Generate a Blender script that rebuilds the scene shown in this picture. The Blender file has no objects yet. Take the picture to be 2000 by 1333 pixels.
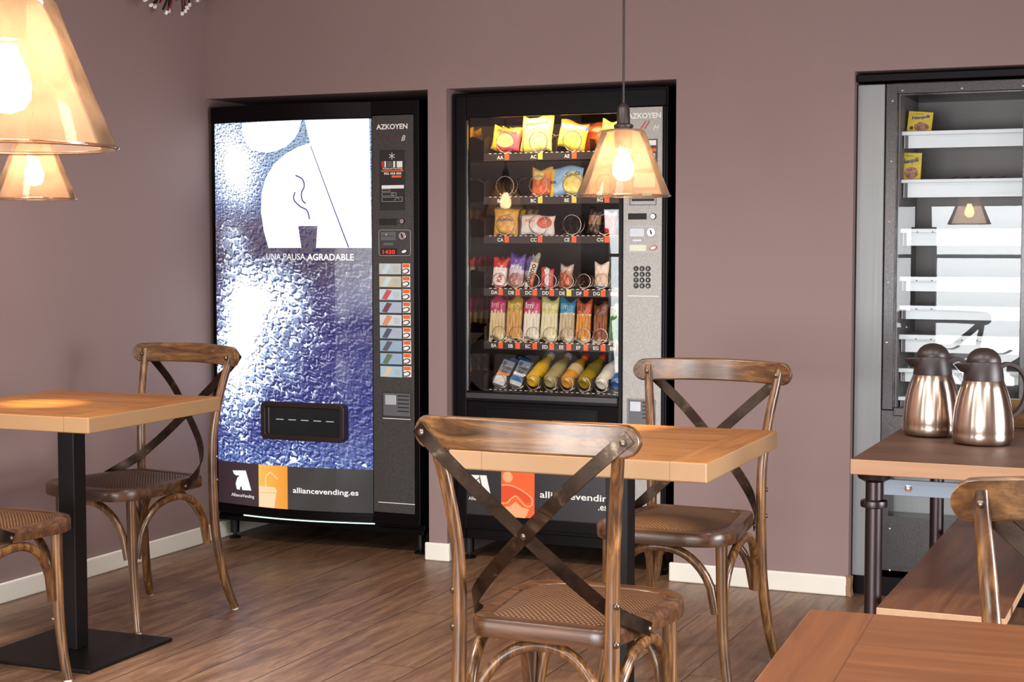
import bpy, bmesh, math, random
from mathutils import Vector, Matrix
PI = math.pi
R = math.radians
random.seed(7)
sc = bpy.context.scene
COL = sc.collection

# ---------------------------------------------------------------- camera, exposure, daylight
CAM = Vector((3.788, -5.592, 1.241)); YAW = -0.408; PITCH = 0.061; FPX = 3133.884
cam = bpy.data.cameras.new('camera'); camo = bpy.data.objects.new('camera', cam); COL.objects.link(camo)
cam.sensor_width = 36.0; cam.lens = FPX / 2000 * 36.0; cam.clip_start = 0.02
fw = Vector((math.sin(YAW) * math.cos(PITCH), math.cos(YAW) * math.cos(PITCH), -math.sin(PITCH)))
rt = Vector((math.cos(YAW), -math.sin(YAW), 0)); up = rt.cross(fw)
camo.matrix_world = Matrix.Translation(CAM) @ Matrix((rt, up, -fw)).transposed().to_4x4()
sc.camera = camo
sc.view_settings.view_transform = 'Standard'; sc.view_settings.look = 'None'
sc.view_settings.gamma = 1.0; sc.view_settings.use_curve_mapping = False
sc.view_settings.exposure = 0.0
SIDE_FILL = 11.0
FILL = 40.0
DAY = 5.9           # radiance of the daylight standing in the window openings
BULB = 62.0
BEAM = 95.0          # the reflector bulb's beam, straight down on the table
world = bpy.data.worlds.new('world'); sc.world = world; world.use_nodes = True
world.node_tree.nodes['Background'].inputs[0].default_value = (0.55, 0.75, 1.0, 1)
world.node_tree.nodes['Background'].inputs[1].default_value = 1.0

def area(name, loc, w, h, radiance, col, rot):
    l = bpy.data.lights.new(name, 'AREA'); l.shape = 'RECTANGLE'; l.size = w; l.size_y = h
    l.energy = radiance * w * h * PI; l.color = col
    o = bpy.data.objects.new(name, l); COL.objects.link(o); o.location = loc; o.rotation_euler = rot
    return o
# window openings in the wall behind the camera: x0, x1 (sill 0.25, head 1.75), the daylight just outside them
OPEN = [(-1.05, -0.30), (-0.15, 0.55), (1.25, 1.62), (1.75, 2.95), (3.05, 4.10), (4.25, 5.10)]
YF = -7.5; SILL = 0.06; HEAD = 1.55
for i, (a, b) in enumerate(OPEN):
    k = (1.2, 0.5, 0.7, 1.15, 1.1, 0.4)[i]
    o = area('daylight', ((a + b) / 2, YF - 0.16, (SILL + HEAD) / 2), b - a, HEAD - SILL, DAY * k, (0.96, 0.99, 1.0), (R(78), 0, 0)); o.data.spread = R(100)   # the sky's light slopes down into the room
RW = (-3.1, -1.5, 0.35, 1.75)      # unseen window added in the right wall to brighten the left one: y0, y1, sill, head
o = area('daylight', (5.77, (RW[0] + RW[1]) / 2, (RW[2] + RW[3]) / 2), RW[1] - RW[0], RW[3] - RW[2], SIDE_FILL, (0.97, 0.98, 1.0), (R(84), 0, R(90))); o.data.spread = R(120)  # fill light standing in the added right-hand window
# unseen fill lights added at the ceiling to brighten walls and floor
CEIL_FILL = [(0.9, -3.1), (2.6, -3.1), (4.3, -3.1), (0.9, -5.2), (2.6, -5.2), (4.3, -5.2)]
for x, y in CEIL_FILL:
    l = area('ceiling_fill_light', (x, y, 2.735), 0.58, 0.58, FILL * (1.6 if x < 1 else 0.9), (1.0, 0.95, 0.90), (0, 0, 0)); l.data.spread = R(150)

def at(u, v, y):
    """the point of the wall-parallel plane y that the photograph shows at pixel u, v"""
    d = fw + rt * ((u - 1000) / FPX) - up * ((v - 666.5) / FPX)
    t = (y - CAM.y) / d.y
    return CAM + d * t
def atz(u, v, z):
    d = fw + rt * ((u - 1000) / FPX) - up * ((v - 666.5) / FPX)
    return CAM + d * ((z - CAM.z) / d.z)

# ---------------------------------------------------------------- material helpers
def lin(c):
    return tuple(((x / 255) / 12.92 if x / 255 <= 0.04045 else ((x / 255 + 0.055) / 1.055) ** 2.4) for x in c) + (1,)
class NT:
    def __init__(s, name):
        s.m = bpy.data.materials.new(name); s.m.use_nodes = True
        s.t = s.m.node_tree; s.t.nodes.clear()
        s.out = s.t.nodes.new('ShaderNodeOutputMaterial')
    def n(s, typ, **kw):
        nd = s.t.nodes.new('ShaderNode' + typ)
        for k, v in kw.items():
            if k.startswith('i_'):
                nd.inputs[int(k[2:]) if k[2:].isdigit() else k[2:].replace('_', ' ')].default_value = v
            else: setattr(nd, k, v)
        return nd
    def l(s, a, b): s.t.links.new(a, b)
    def val(s, x, sock):
        if isinstance(x, (int, float)): sock.default_value = x
        elif isinstance(x, tuple): sock.default_value = x
        else: s.l(x, sock)
    def math(s, op, a, b=0.0, c=None, clamp=False):
        nd = s.n('Math', operation=op); nd.use_clamp = clamp
        s.val(a, nd.inputs[0]); s.val(b, nd.inputs[1])
        if c is not None: s.val(c, nd.inputs[2])
        return nd.outputs[0]
    def mix(s, f, a, b, blend='MIX'):
        nd = s.n('MixRGB', blend_type=blend); s.val(f, nd.inputs[0]); s.val(a, nd.inputs[1]); s.val(b, nd.inputs[2])
        return nd.outputs[0]
    def ramp(s, f, stops, interp='LINEAR'):
        nd = s.n('ValToRGB'); cr = nd.color_ramp; cr.interpolation = interp
        while len(cr.elements) < len(stops): cr.elements.new(0.5)
        for e, (p, c) in zip(cr.elements, stops): e.position = p; e.color = c
        s.l(f, nd.inputs[0]); return nd.outputs[0]
    def xyz(s, kind='Object'):
        tc = s.n('TexCoord'); sp = s.n('SeparateXYZ'); s.l(tc.outputs[kind], sp.inputs[0]); return sp.outputs, tc.outputs[kind]
    def comb(s, x, y, z):
        nd = s.n('CombineXYZ')
        for i, q in enumerate((x, y, z)): s.val(q, nd.inputs[i])
        return nd.outputs[0]
    def noise(s, vec, scale, detail=3.0, rough=0.55, dist=0.0):
        nd = s.n('TexNoise'); s.l(vec, nd.inputs['Vector']); nd.inputs['Scale'].default_value = scale
        nd.inputs['Detail'].default_value = detail; nd.inputs['Roughness'].default_value = rough; nd.inputs['Distortion'].default_value = dist
        return nd.outputs[0]
    def smooth(s, x, lo, hi):
        nd = s.n('MapRange', interpolation_type='SMOOTHSTEP'); s.val(x, nd.inputs[0]); nd.inputs[1].default_value = lo; nd.inputs[2].default_value = hi
        return nd.outputs[0]
    def bsdf(s, col, rough=0.5, metal=0.0, spec=0.5, coat=0.0, bump=None, bstr=0.2, bdist=0.002, emis=None, estr=0.0, aniso=0.0, coat_r=0.1):
        p = s.n('BsdfPrincipled'); s.val(col, p.inputs['Base Color']); s.val(rough, p.inputs['Roughness']); s.val(metal, p.inputs['Metallic'])
        p.inputs['Specular IOR Level'].default_value = spec; p.inputs['Coat Weight'].default_value = coat; p.inputs['Coat Roughness'].default_value = coat_r
        p.inputs['Anisotropic'].default_value = aniso
        if bump is not None:
            b = s.n('Bump'); b.inputs['Strength'].default_value = bstr; b.inputs['Distance'].default_value = bdist
            s.l(bump, b.inputs['Height']); s.l(b.outputs[0], p.inputs['Normal'])
        if emis is not None: s.val(emis, p.inputs['Emission Color']); s.val(estr, p.inputs['Emission Strength'])
        s.l(p.outputs[0], s.out.inputs[0]); return p
def plain(name, rgb, rough=0.5, metal=0.0, coat=0.0, spec=0.5, var=0.12, vs=40):
    t = NT(name); o, v = t.xyz(); c = lin(rgb)
    n = t.noise(v, vs, 3)
    t.bsdf(t.mix(t.math('MULTIPLY', n, var * 2), c, tuple(x * 0.7 for x in c[:3]) + (1,)), rough, metal, spec, coat, bump=n, bstr=0.05)
    return t.m
def glow(name, rgb, strength):
    t = NT(name); e = t.n('Emission'); e.inputs[0].default_value = lin(rgb); e.inputs[1].default_value = strength
    t.l(e.outputs[0], t.out.inputs[0]); return t.m

def m_wall():
    t = NT('mauve_brown_paint'); o, v = t.xyz()
    big = t.noise(v, 1.3, 2); f = t.noise(v, 260, 2, 0.6)
    c = t.mix(big, lin((143, 121, 118)), lin((136, 114, 111)))
    t.bsdf(c, 0.62, spec=0.35, bump=f, bstr=0.12, bdist=0.0015); return t.m
def m_floor():
    t = NT('brown_laminate_planks'); o, v = t.xyz()
    W = 0.1868; L = 1.28
    px = t.math('DIVIDE', t.math('SUBTRACT', o[0], 2.077 - W * 40), W)
    idx = t.math('FLOOR', px); fx = t.math('FRACT', px)
    wn = t.n('TexWhiteNoise', noise_dimensions='1D'); t.l(idx, wn.inputs['W'])
    py = t.math('ADD', t.math('DIVIDE', o[1], L), t.math('MULTIPLY', wn.outputs[0], 7.0))
    idy = t.math('FLOOR', py); fy = t.math('FRACT', py)
    wn2 = t.n('TexWhiteNoise', noise_dimensions='2D'); t.l(t.comb(idx, idy, 0.0), wn2.inputs['Vector'])
    gv = t.comb(t.math('MULTIPLY', o[0], 9.0), t.math('ADD', t.math('MULTIPLY', o[1], 1.15), t.math('MULTIPLY', wn2.outputs[0], 37.0)), t.math('MULTIPLY', wn2.outputs[0], 11.0))
    g1 = t.noise(gv, 1.6, 5, 0.62, 1.3); g2 = t.noise(gv, 9.0, 4, 0.65, 0.4)
    fine = t.comb(t.math('MULTIPLY', o[0], 330.0), t.math('MULTIPLY', o[1], 9.0), wn2.outputs[0]); g3 = t.noise(fine, 1.0, 2)
    c = t.ramp(g1, [(0.3, lin((84, 56, 40))), (0.44, lin((122, 90, 66))), (0.58, lin((146, 112, 84))), (0.75, lin((170, 134, 102)))])
    c = t.mix(t.math('MULTIPLY', t.smooth(g2, 0.4, 0.75), 0.6), c, lin((88, 60, 45)))
    c = t.mix(t.math('MULTIPLY', g3, 0.28), c, lin((96, 68, 54)))
    c = t.mix(t.math('MULTIPLY', wn2.outputs[0], 0.22), c, lin((118, 88, 72)))
    ex = t.math('LESS_THAN', t.math('MINIMUM', fx, t.math('SUBTRACT', 1.0, fx)), 0.0105)
    ey = t.math('LESS_THAN', t.math('MINIMUM', fy, t.math('SUBTRACT', 1.0, fy)), 0.0013)
    seam = t.math('MAXIMUM', ex, ey)
    c = t.mix(t.math('MULTIPLY', seam, 0.9), c, lin((30, 20, 16)))
    hgt = t.math('SUBTRACT', t.math('MULTIPLY', g3, 0.3), seam)
    t.bsdf(c, t.math('ADD', 0.30, t.math('MULTIPLY', g2, 0.16)), spec=0.42, bump=hgt, bstr=0.25, bdist=0.001); return t.m
def m_wood(name, dark, mid, light, axis=0, rough=0.35, coat=0.3, scale=1.0, rnd=True, streak=1.0, wear=0.0, edge=None):
    t = NT(name); o, v = t.xyz()
    q = [o[0], o[1], o[2]]
    if rnd:
        oi = t.n('ObjectInfo'); r = t.math('MULTIPLY', oi.outputs['Random'], 17.0)
        q = [t.math('ADD', x, r) for x in q]
    st = [28.0 * scale] * 3; st[axis] = 1.8 * scale
    gv = t.comb(*[t.math('MULTIPLY', x, k) for x, k in zip(q, st)])
    g1 = t.noise(gv, 1.0, 5, 0.6, 1.6)
    st2 = [240.0 * scale] * 3; st2[axis] = 7.0 * scale
    g2 = t.noise(t.comb(*[t.math('MULTIPLY', x, k) for x, k in zip(q, st2)]), 1.0, 3, 0.6)
    c = t.ramp(g1, [(0.28, lin(dark)), (0.48, lin(mid)), (0.72, lin(light))])
    c = t.mix(t.math('MULTIPLY', t.smooth(g2, 0.45, 0.75), 0.45 * streak), c, lin(dark))
    if wear:
        w = t.noise(t.comb(*[t.math('MULTIPLY', x, 7.0) for x in q]), 1.0, 4, 0.7)
        c = t.mix(t.math('MULTIPLY', t.smooth(w, 0.5, 0.75), wear), c, lin(tuple(int(x * 0.4) for x in dark)))
    if edge:                                        # upright faces of the board take a paler tone
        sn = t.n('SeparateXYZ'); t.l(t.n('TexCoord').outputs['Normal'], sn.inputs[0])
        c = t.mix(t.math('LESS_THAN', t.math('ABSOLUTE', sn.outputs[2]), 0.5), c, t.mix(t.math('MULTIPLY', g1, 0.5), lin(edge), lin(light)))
    t.bsdf(c, t.math('ADD', rough, t.math('MULTIPLY', g1, 0.12)), spec=0.5, coat=coat, bump=g2, bstr=0.18, bdist=0.0006, coat_r=0.18); return t.m
def m_table(name, hw, dark, mid, light, edge, soft=1.0, rough=0.36, coat=0.12):
    """boards along x with a cross board at each end, oiled"""
    t = NT(name); o, v = t.xyz()
    end = t.math('GREATER_THAN', t.math('ABSOLUTE', o[0]), hw - 0.085)
    b = t.math('FLOOR', t.math('DIVIDE', o[1], 0.093)); fb = t.math('FRACT', t.math('DIVIDE', o[1], 0.093))
    wn = t.n('TexWhiteNoise', noise_dimensions='1D'); t.l(t.math('ADD', b, t.math('MULTIPLY', end, 31.0)), wn.outputs and wn.inputs['W'])
    r = t.math('MULTIPLY', wn.outputs[0], 9.0)
    va = t.comb(t.math('ADD', t.math('MULTIPLY', o[0], 2.2), r), t.math('ADD', t.math('MULTIPLY', o[1], 26.0), r), t.math('MULTIPLY', o[2], 26.0))
    vb = t.comb(t.math('MULTIPLY', o[0], 26.0), t.math('MULTIPLY', o[1], 2.2), t.math('MULTIPLY', o[2], 26.0))
    vm = t.n('MixRGB'); t.l(end, vm.inputs[0]); t.l(va, vm.inputs[1]); t.l(vb, vm.inputs[2])
    g1 = t.noise(vm.outputs[0], 1.0, 5, 0.6, 1.4); g2 = t.noise(vm.outputs[0], 9.0, 3, 0.6)
    c = t.mix(1.0 - soft, t.ramp(g1, [(0.28, lin(dark)), (0.5, lin(mid)), (0.75, lin(light))]), lin(mid))
    c = t.mix(t.math('MULTIPLY', t.smooth(g2, 0.45, 0.8), 0.3 * soft), c, lin(dark))
    c = t.mix(t.math('MULTIPLY', t.math('MULTIPLY', wn.outputs[0], t.math('SUBTRACT', 1.0, end)), 0.25), c, lin(dark))
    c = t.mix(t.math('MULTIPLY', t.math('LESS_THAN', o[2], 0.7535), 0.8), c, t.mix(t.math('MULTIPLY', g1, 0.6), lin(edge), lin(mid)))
    s1 = t.math('MULTIPLY', t.math('LESS_THAN', fb, 0.014), t.math('SUBTRACT', 1.0, end))
    s2 = t.math('LESS_THAN', t.math('ABSOLUTE', t.math('SUBTRACT', t.math('ABSOLUTE', o[0]), hw - 0.085)), 0.0008)
    c = t.mix(t.math('MULTIPLY', t.math('MAXIMUM', s1, s2), 0.5), c, lin(tuple(int(x * 0.4) for x in dark)))
    t.bsdf(c, t.math('ADD', rough, t.math('MULTIPLY', g1, 0.1)), spec=0.5, coat=coat, bump=g2, bstr=0.06, bdist=0.0005, coat_r=0.22); return t.m
def m_cane():
    t = NT('woven_cane'); o, v = t.xyz(); F = 520.0
    def chk(k):
        a = t.math('SINE', t.math('MULTIPLY', o[0], k)); b = t.math('SINE', t.math('MULTIPLY', o[1], k)); return t.math('MULTIPLY', a, b)
    w = chk(F); n = t.noise(v, 30, 3)
    h = t.math('ADD', t.math('MULTIPLY', w, 0.5), 0.5)
    c = t.ramp(h, [(0.0, lin((22, 11, 6))), (0.45, lin((72, 43, 22))), (1.0, lin((150, 106, 62)))])
    c = t.mix(t.math('MULTIPLY', n, 0.5), c, lin((60, 38, 24)))
    t.bsdf(c, 0.45, spec=0.5, bump=h, bstr=0.9, bdist=0.0025); return t.m
def m_strap():
    t = NT('worn_bronze_strap'); o, v = t.xyz()
    n = t.noise(v, 9.0, 4, 0.7, 0.5)
    c = t.ramp(n, [(0.3, lin((30, 22, 17))), (0.55, lin((62, 48, 38))), (0.74, lin((140, 126, 108)))])
    t.bsdf(c, t.math('ADD', 0.27, t.math('MULTIPLY', n, 0.15)), 0.85, bump=t.noise(v, 200, 2), bstr=0.05); return t.m
def m_brushed(name, rgb, rough=0.3, axis=2, metal=1.0, amt=0.15):
    t = NT(name); o, v = t.xyz(); st = [260.0] * 3; st[axis] = 2.0
    n = t.noise(t.comb(*[t.math('MULTIPLY', o[i], st[i]) for i in range(3)]), 1.0, 3)
    c = t.mix(t.math('MULTIPLY', n, amt), lin(rgb), lin(tuple(int(x * 0.6) for x in rgb)))
    t.bsdf(c, t.math('ADD', rough, t.math('MULTIPLY', n, 0.12)), metal, bump=n, bstr=0.04, bdist=0.0005); return t.m
def m_speckle(name, rgb, rough=0.5, metal=0.3, k=0.62):
    t = NT(name); o, v = t.xyz(); n = t.noise(v, 420, 2, 0.6); b = t.noise(v, 4, 3)
    c = t.mix(t.smooth(n, 0.35, 0.7), lin(tuple(int(x * k) for x in rgb)), lin(rgb))
    c = t.mix(t.math('MULTIPLY', b, 0.2), c, lin(tuple(int(x * 0.8) for x in rgb)))
    t.bsdf(c, rough, metal, bump=n, bstr=0.15, bdist=0.0008); return t.m
def m_turned():
    t = NT('turned_steel'); o, v = t.xyz(); p = t.bsdf(lin((206, 188, 174)), 0.24, 1.0, aniso=0.85); p.inputs['Anisotropic Rotation'].default_value = 0.25; tg = t.n('Tangent', direction_type='RADIAL', axis='Z'); t.l(tg.outputs[0], p.inputs['Tangent']); return t.m
def m_glass(name, tint=(1, 1, 1, 1), fac=1.0, rough=0.0):
    """thin pane: clear straight through, fresnel mirror on its face"""
    t = NT(name); tr = t.n('BsdfTransparent'); tr.inputs[0].default_value = tint
    g = t.n('BsdfGlossy'); g.inputs['Roughness'].default_value = rough
    f = t.n('Fresnel'); f.inputs[0].default_value = 1.5
    k = t.math('MULTIPLY', f.outputs[0], fac, clamp=True)
    mx = t.n('MixShader'); t.l(k, mx.inputs[0]); t.l(tr.outputs[0], mx.inputs[1]); t.l(g.outputs[0], mx.inputs[2])
    t.l(mx.outputs[0], t.out.inputs[0]); return t.m
def m_shade():
    t = NT('smoked_amber_glass'); o, v = t.xyz()
    n = t.noise(v, 16, 5, 0.65, 1.2)
    tr = t.n('BsdfTransparent'); tr.inputs[0].default_value = (0.95, 0.87, 0.80, 1)
    tl = t.n('BsdfTranslucent'); tl.inputs[0].default_value = lin((248, 222, 198))
    df = t.n('BsdfDiffuse'); df.inputs[0].default_value = lin((226, 198, 172))
    m0 = t.n('MixShader'); m0.inputs[0].default_value = 0.35; t.l(tl.outputs[0], m0.inputs[1]); t.l(df.outputs[0], m0.inputs[2])
    m1 = t.n('MixShader'); t.l(t.math('ADD', 0.10, t.math('MULTIPLY', t.smooth(n, 0.3, 0.75), 0.12)), m1.inputs[0])
    t.l(tr.outputs[0], m1.inputs[1]); t.l(m0.outputs[0], m1.inputs[2])
    g = t.n('BsdfGlossy'); g.inputs['Roughness'].default_value = 0.06
    f = t.n('Fresnel'); f.inputs[0].default_value = 1.16
    m2 = t.n('MixShader'); t.l(f.outputs[0], m2.inputs[0]); t.l(m1.outputs[0], m2.inputs[1]); t.l(g.outputs[0], m2.inputs[2])
    t.l(m2.outputs[0], t.out.inputs[0]); return t.m
def m_pack(name, bands, blob=None, stripe=None, rough=0.28, foil=0.0):
    """printed wrapper: colour bands up its height, an optional oval picture, wrinkles"""
    t = NT(name); o, v = t.xyz('Generated'); oo, ov = t.xyz()
    n = t.noise(ov, 38, 3, 0.6, 0.6)
    z = t.math('ADD', o[2], t.math('MULTIPLY', t.math('SUBTRACT', n, 0.5), 0.07))
    c = t.ramp(z, [(p, lin(q)) for p, q in bands], 'CONSTANT')
    if stripe:
        a, b, q = stripe
        k = t.math('MULTIPLY', t.math('GREATER_THAN', o[0], a), t.math('LESS_THAN', o[0], b)); c = t.mix(k, c, lin(q))
    if blob:
        cx, cz, rx, rz, q1, q2 = blob
        dx = t.math('DIVIDE', t.math('SUBTRACT', o[0], cx), rx); dz = t.math('DIVIDE', t.math('SUBTRACT', o[2], cz), rz)
        d = t.math('ADD', t.math('MULTIPLY', dx, dx), t.math('MULTIPLY', dz, dz))
        k = t.math('LESS_THAN', t.math('ADD', d, t.math('MULTIPLY', n, 0.5)), 1.25)
        pic = t.mix(t.smooth(t.noise(ov, 75, 4, 0.7, 1.0), 0.4, 0.6), lin(q1), lin(q2)); c = t.mix(k, c, pic)
    t.bsdf(c, rough, foil, spec=0.6, bump=n, bstr=0.5, bdist=0.006); return t.m

M = {}
M['wall'] = m_wall(); M['floor'] = m_floor()
M['ceil'] = plain('ceiling_paint', (196, 184, 176), 0.8)
M['base'] = plain('cream_skirting_paint', (232, 228, 216), 0.35, var=0.04)
M['rawwood'] = plain('bare_fibreboard', (150, 116, 84), 0.8)
M['chair'] = m_wood('stained_bentwood', (40, 22, 11), (98, 62, 31), (164, 116, 64), 2, 0.26, 0.75, wear=0.5)
M['rail'] = m_wood('stained_rail_wood', (48, 28, 13), (100, 66, 34), (148, 106, 62), 0, 0.26, 0.6, wear=0.4)
M['seat'] = m_wood('stained_seat_wood', (44, 25, 14), (80, 50, 29), (118, 78, 48), 0, 0.30, 0.4, wear=0.4)
M['cane'] = m_cane(); M['strap'] = m_strap()
M['bolt'] = m_brushed('dark_bolt_metal', (120, 108, 98), 0.25)
M['glide'] = plain('white_plastic_glide', (225, 222, 214), 0.4)
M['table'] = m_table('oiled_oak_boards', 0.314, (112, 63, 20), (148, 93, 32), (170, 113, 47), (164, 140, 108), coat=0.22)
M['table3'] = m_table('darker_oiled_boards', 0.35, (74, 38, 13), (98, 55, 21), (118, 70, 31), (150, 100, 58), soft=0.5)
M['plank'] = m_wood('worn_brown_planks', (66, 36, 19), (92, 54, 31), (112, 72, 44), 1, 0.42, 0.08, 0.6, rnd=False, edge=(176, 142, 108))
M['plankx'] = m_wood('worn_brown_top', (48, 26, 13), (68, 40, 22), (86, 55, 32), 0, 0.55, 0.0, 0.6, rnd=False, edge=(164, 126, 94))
M['blackmetal'] = plain('black_powder_coat', (13, 10, 11), 0.42, 0.1, spec=0.35, vs=200)
M['pipe'] = m_brushed('dark_steel_pipe', (74, 66, 68), 0.28, 2)
M['bar'] = m_brushed('grey_flat_steel', (122, 132, 144), 0.45, 0, 0.4)
M['mblack'] = plain('machine_black', (7, 3, 5), 0.3, 0.0, coat=0.0, spec=0.16, vs=90)
M['mblack2'] = plain('machine_black_matte', (9, 5, 7), 0.5, spec=0.1, vs=200)
M['void'] = plain('dark_interior', (12, 9, 9), 0.6)
M['panel1'] = m_speckle('charcoal_hammered_panel', (84, 80, 78), 0.5, 0.35)
M['panel2'] = m_speckle('steel_hammered_panel', (178, 174, 168), 0.42, 0.5, 0.82)
M['chrome'] = m_brushed('polished_metal', (220, 220, 222), 0.12, 2)
M['alu'] = m_brushed('brushed_aluminium', (132, 134, 134), 0.4, 2, 0.7)
M['hammer'] = m_speckle('grey_hammered_steel', (92, 89, 90), 0.26, 0.85)
M['shelfmetal'] = m_brushed('galvanised_shelf', (220, 228, 232), 0.38, 0, 0.25)
M['inner3'] = plain('pale_liner', (150, 146, 146), 0.55)
M['tray'] = plain('dark_tray_metal', (58, 48, 44), 0.42, 0.5)
M['coil'] = m_brushed('coil_wire', (176, 160, 148), 0.22, 1)
M['liner'] = plain('mirror_liner', (186, 172, 160), 0.04, 1.0, var=0.02)
M['back2'] = plain('dark_liner_back', (62, 52, 48), 0.5)
M['glass'] = m_glass('clear_pane', fac=0.6)
M['white'] = plain('white_print', (236, 234, 228), 0.5, var=0.03)
M['grey'] = plain('grey_plastic', (92, 94, 98), 0.4)
M['sillgrey'] = plain('sill_grey', (62, 58, 62), 0.3, 0.3)
M['lgrey'] = plain('silver_plastic', (188, 190, 194), 0.3, 0.2)
M['orange'] = plain('orange_print', (236, 96, 38), 0.5, var=0.04)
M['lorange'] = plain('peach_print', (244, 168, 120), 0.5, var=0.04)
M['dorange'] = plain('deep_orange_print', (220, 74, 24), 0.5, var=0.04)
M['yellowtag'] = plain('yellow_price_tag', (232, 214, 90), 0.5)
M['ink'] = plain('dark_print', (26, 22, 24), 0.5)
M['red'] = plain('red_print', (200, 40, 34), 0.4)
M['rubber'] = plain('black_brown_plastic', (38, 27, 25), 0.42)
M['steel'] = m_turned()
M['shade'] = m_shade()
M['bulb'] = glow('bulb_light', (255, 214, 168), BULB)

# ---------------------------------------------------------------- geometry helpers
class MB:
    def __init__(s): s.v = []; s.f = []
    def add(s, vs, fs):
        k = len(s.v); s.v += [tuple(p) for p in vs]; s.f += [tuple(i + k for i in f) for f in fs]; return s
    def box(s, a, b, mtx=None):
        x0, y0, z0 = a; x1, y1, z1 = b
        vs = [Vector(p) for p in ((x0, y0, z0), (x1, y0, z0), (x1, y1, z0), (x0, y1, z0), (x0, y0, z1), (x1, y0, z1), (x1, y1, z1), (x0, y1, z1))]
        if mtx is not None: vs = [mtx @ p for p in vs]
        return s.add(vs, [(0, 3, 2, 1), (4, 5, 6, 7), (0, 1, 5, 4), (1, 2, 6, 5), (2, 3, 7, 6), (3, 0, 4, 7)])
    def tube(s, path, rad, n=12, caps=True, flat=None):
        P = [Vector(p) for p in path]; m = len(P)
        if isinstance(rad, (int, float)): rad = [rad] * m
        T = [(P[min(i + 1, m - 1)] - P[max(i - 1, 0)]).normalized() for i in range(m)]
        ref = Vector((0, 0, 1)) if abs(T[0].z) < 0.9 else Vector((0, 1, 0))
        U = (ref - T[0] * ref.dot(T[0])).normalized(); vs = []
        for i in range(m):
            U = (U - T[i] * U.dot(T[i])).normalized(); V = T[i].cross(U)
            for k in range(n):
                a = 2 * PI * k / n; vs.append(P[i] + (U * math.cos(a) + V * math.sin(a)) * rad[i])
        fs = [(i * n + k, i * n + (k + 1) % n, (i + 1) * n + (k + 1) % n, (i + 1) * n + k) for i in range(m - 1) for k in range(n)]
        if caps: fs += [tuple(range(n - 1, -1, -1)), tuple((m - 1) * n + k for k in range(n))]
        return s.add(vs, fs)
    def lathe(s, prof, n=32, mtx=None, caps=True):
        vs = []
        for r, z in prof:
            for k in range(n):
                a = 2 * PI * k / n; p = Vector((r * math.cos(a), r * math.sin(a), z)); vs.append(mtx @ p if mtx is not None else p)
        m = len(prof); fs = [(i * n + k, i * n + (k + 1) % n, (i + 1) * n + (k + 1) % n, (i + 1) * n + k) for i in range(m - 1) for k in range(n)]
        if caps:
            fs += [tuple(range(n - 1, -1, -1)), tuple((m - 1) * n + k for k in range(n))]
        return s.add(vs, fs)
    def prism(s, pts, y0, y1):
        """polygon in x, z extruded from y0 to y1"""
        n = len(pts); vs = [(x, y0, z) for x, z in pts] + [(x, y1, z) for x, z in pts]
        return s.add(vs, [tuple(range(n)), tuple(range(2 * n - 1, n - 1, -1))] + [(i, n + i, n + (i + 1) % n, (i + 1) % n) for i in range(n)])
    def ribbon(s, path, nrm, w, th):
        """flat band along path; nrm = face normal at each point"""
        P = [Vector(p) for p in path]; N = [Vector(q).normalized() for q in nrm]; m = len(P); vs = []
        for i in range(m):
            T = (P[min(i + 1, m - 1)] - P[max(i - 1, 0)]).normalized(); nn = (N[i] - T * N[i].dot(T)).normalized(); B = T.cross(nn)
            for a, b in ((-1, -1), (1, -1), (1, 1), (-1, 1)): vs.append(P[i] + B * (a * w / 2) + nn * (b * th / 2))
        fs = [(i * 4 + k, i * 4 + (k + 1) % 4, (i + 1) * 4 + (k + 1) % 4, (i + 1) * 4 + k) for i in range(m - 1) for k in range(4)]
        return s.add(vs, fs + [(3, 2, 1, 0), tuple((m - 1) * 4 + k for k in range(4))])
    def build(s, name, mat, parent=None, smooth=None, bevel=0.0, seg=2, subsurf=0):
        me = bpy.data.meshes.new(name); me.from_pydata(s.v, [], s.f); me.validate()
        bm = bmesh.new(); bm.from_mesh(me); bmesh.ops.remove_doubles(bm, verts=bm.verts, dist=1e-6); bmesh.ops.recalc_face_normals(bm, faces=bm.faces); bm.to_mesh(me); bm.free()
        me.materials.append(mat)
        o = bpy.data.objects.new(name, me); COL.objects.link(o)
        if parent: o.parent = parent
        if smooth is not None:
            me.polygons.foreach_set('use_smooth', [True] * len(me.polygons)); me.set_sharp_from_angle(angle=R(smooth))
        if bevel:
            b = o.modifiers.new('bevel', 'BEVEL'); b.width = bevel; b.segments = seg; b.limit_method = 'ANGLE'; b.angle_limit = R(40)
        if subsurf:
            b = o.modifiers.new('sub', 'SUBSURF'); b.levels = subsurf; b.render_levels = subsurf
        return o
def spline(pts, n=6):
    P = [Vector(p) for p in pts]; out = []
    for i in range(len(P) - 1):
        a = P[max(i - 1, 0)]; b = P[i]; c = P[i + 1]; d = P[min(i + 2, len(P) - 1)]
        for k in range(n):
            t = k / n
            out.append(0.5 * ((2 * b) + (c - a) * t + (2 * a - 5 * b + 4 * c - d) * t * t + (3 * b - a - 3 * c + d) * t ** 3))
    out.append(P[-1]); return out
def rpoly(corners, seg=6):
    """rounded polygon: corners = [(x, y, radius)]"""
    out = []; n = len(corners)
    for i in range(n):
        p = Vector(corners[i][:2]); r = corners[i][2]
        a = (Vector(corners[i - 1][:2]) - p).normalized(); b = (Vector(corners[(i + 1) % n][:2]) - p).normalized()
        ang = a.angle(b); d = r / math.tan(ang / 2); s0 = p + a * d; s1 = p + b * d
        for k in range(seg + 1):
            t = k / seg; q = s0 * (1 - t) ** 2 + p * (2 * t * (1 - t)) + s1 * t ** 2; out.append((q.x, q.y))
    return out
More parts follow.
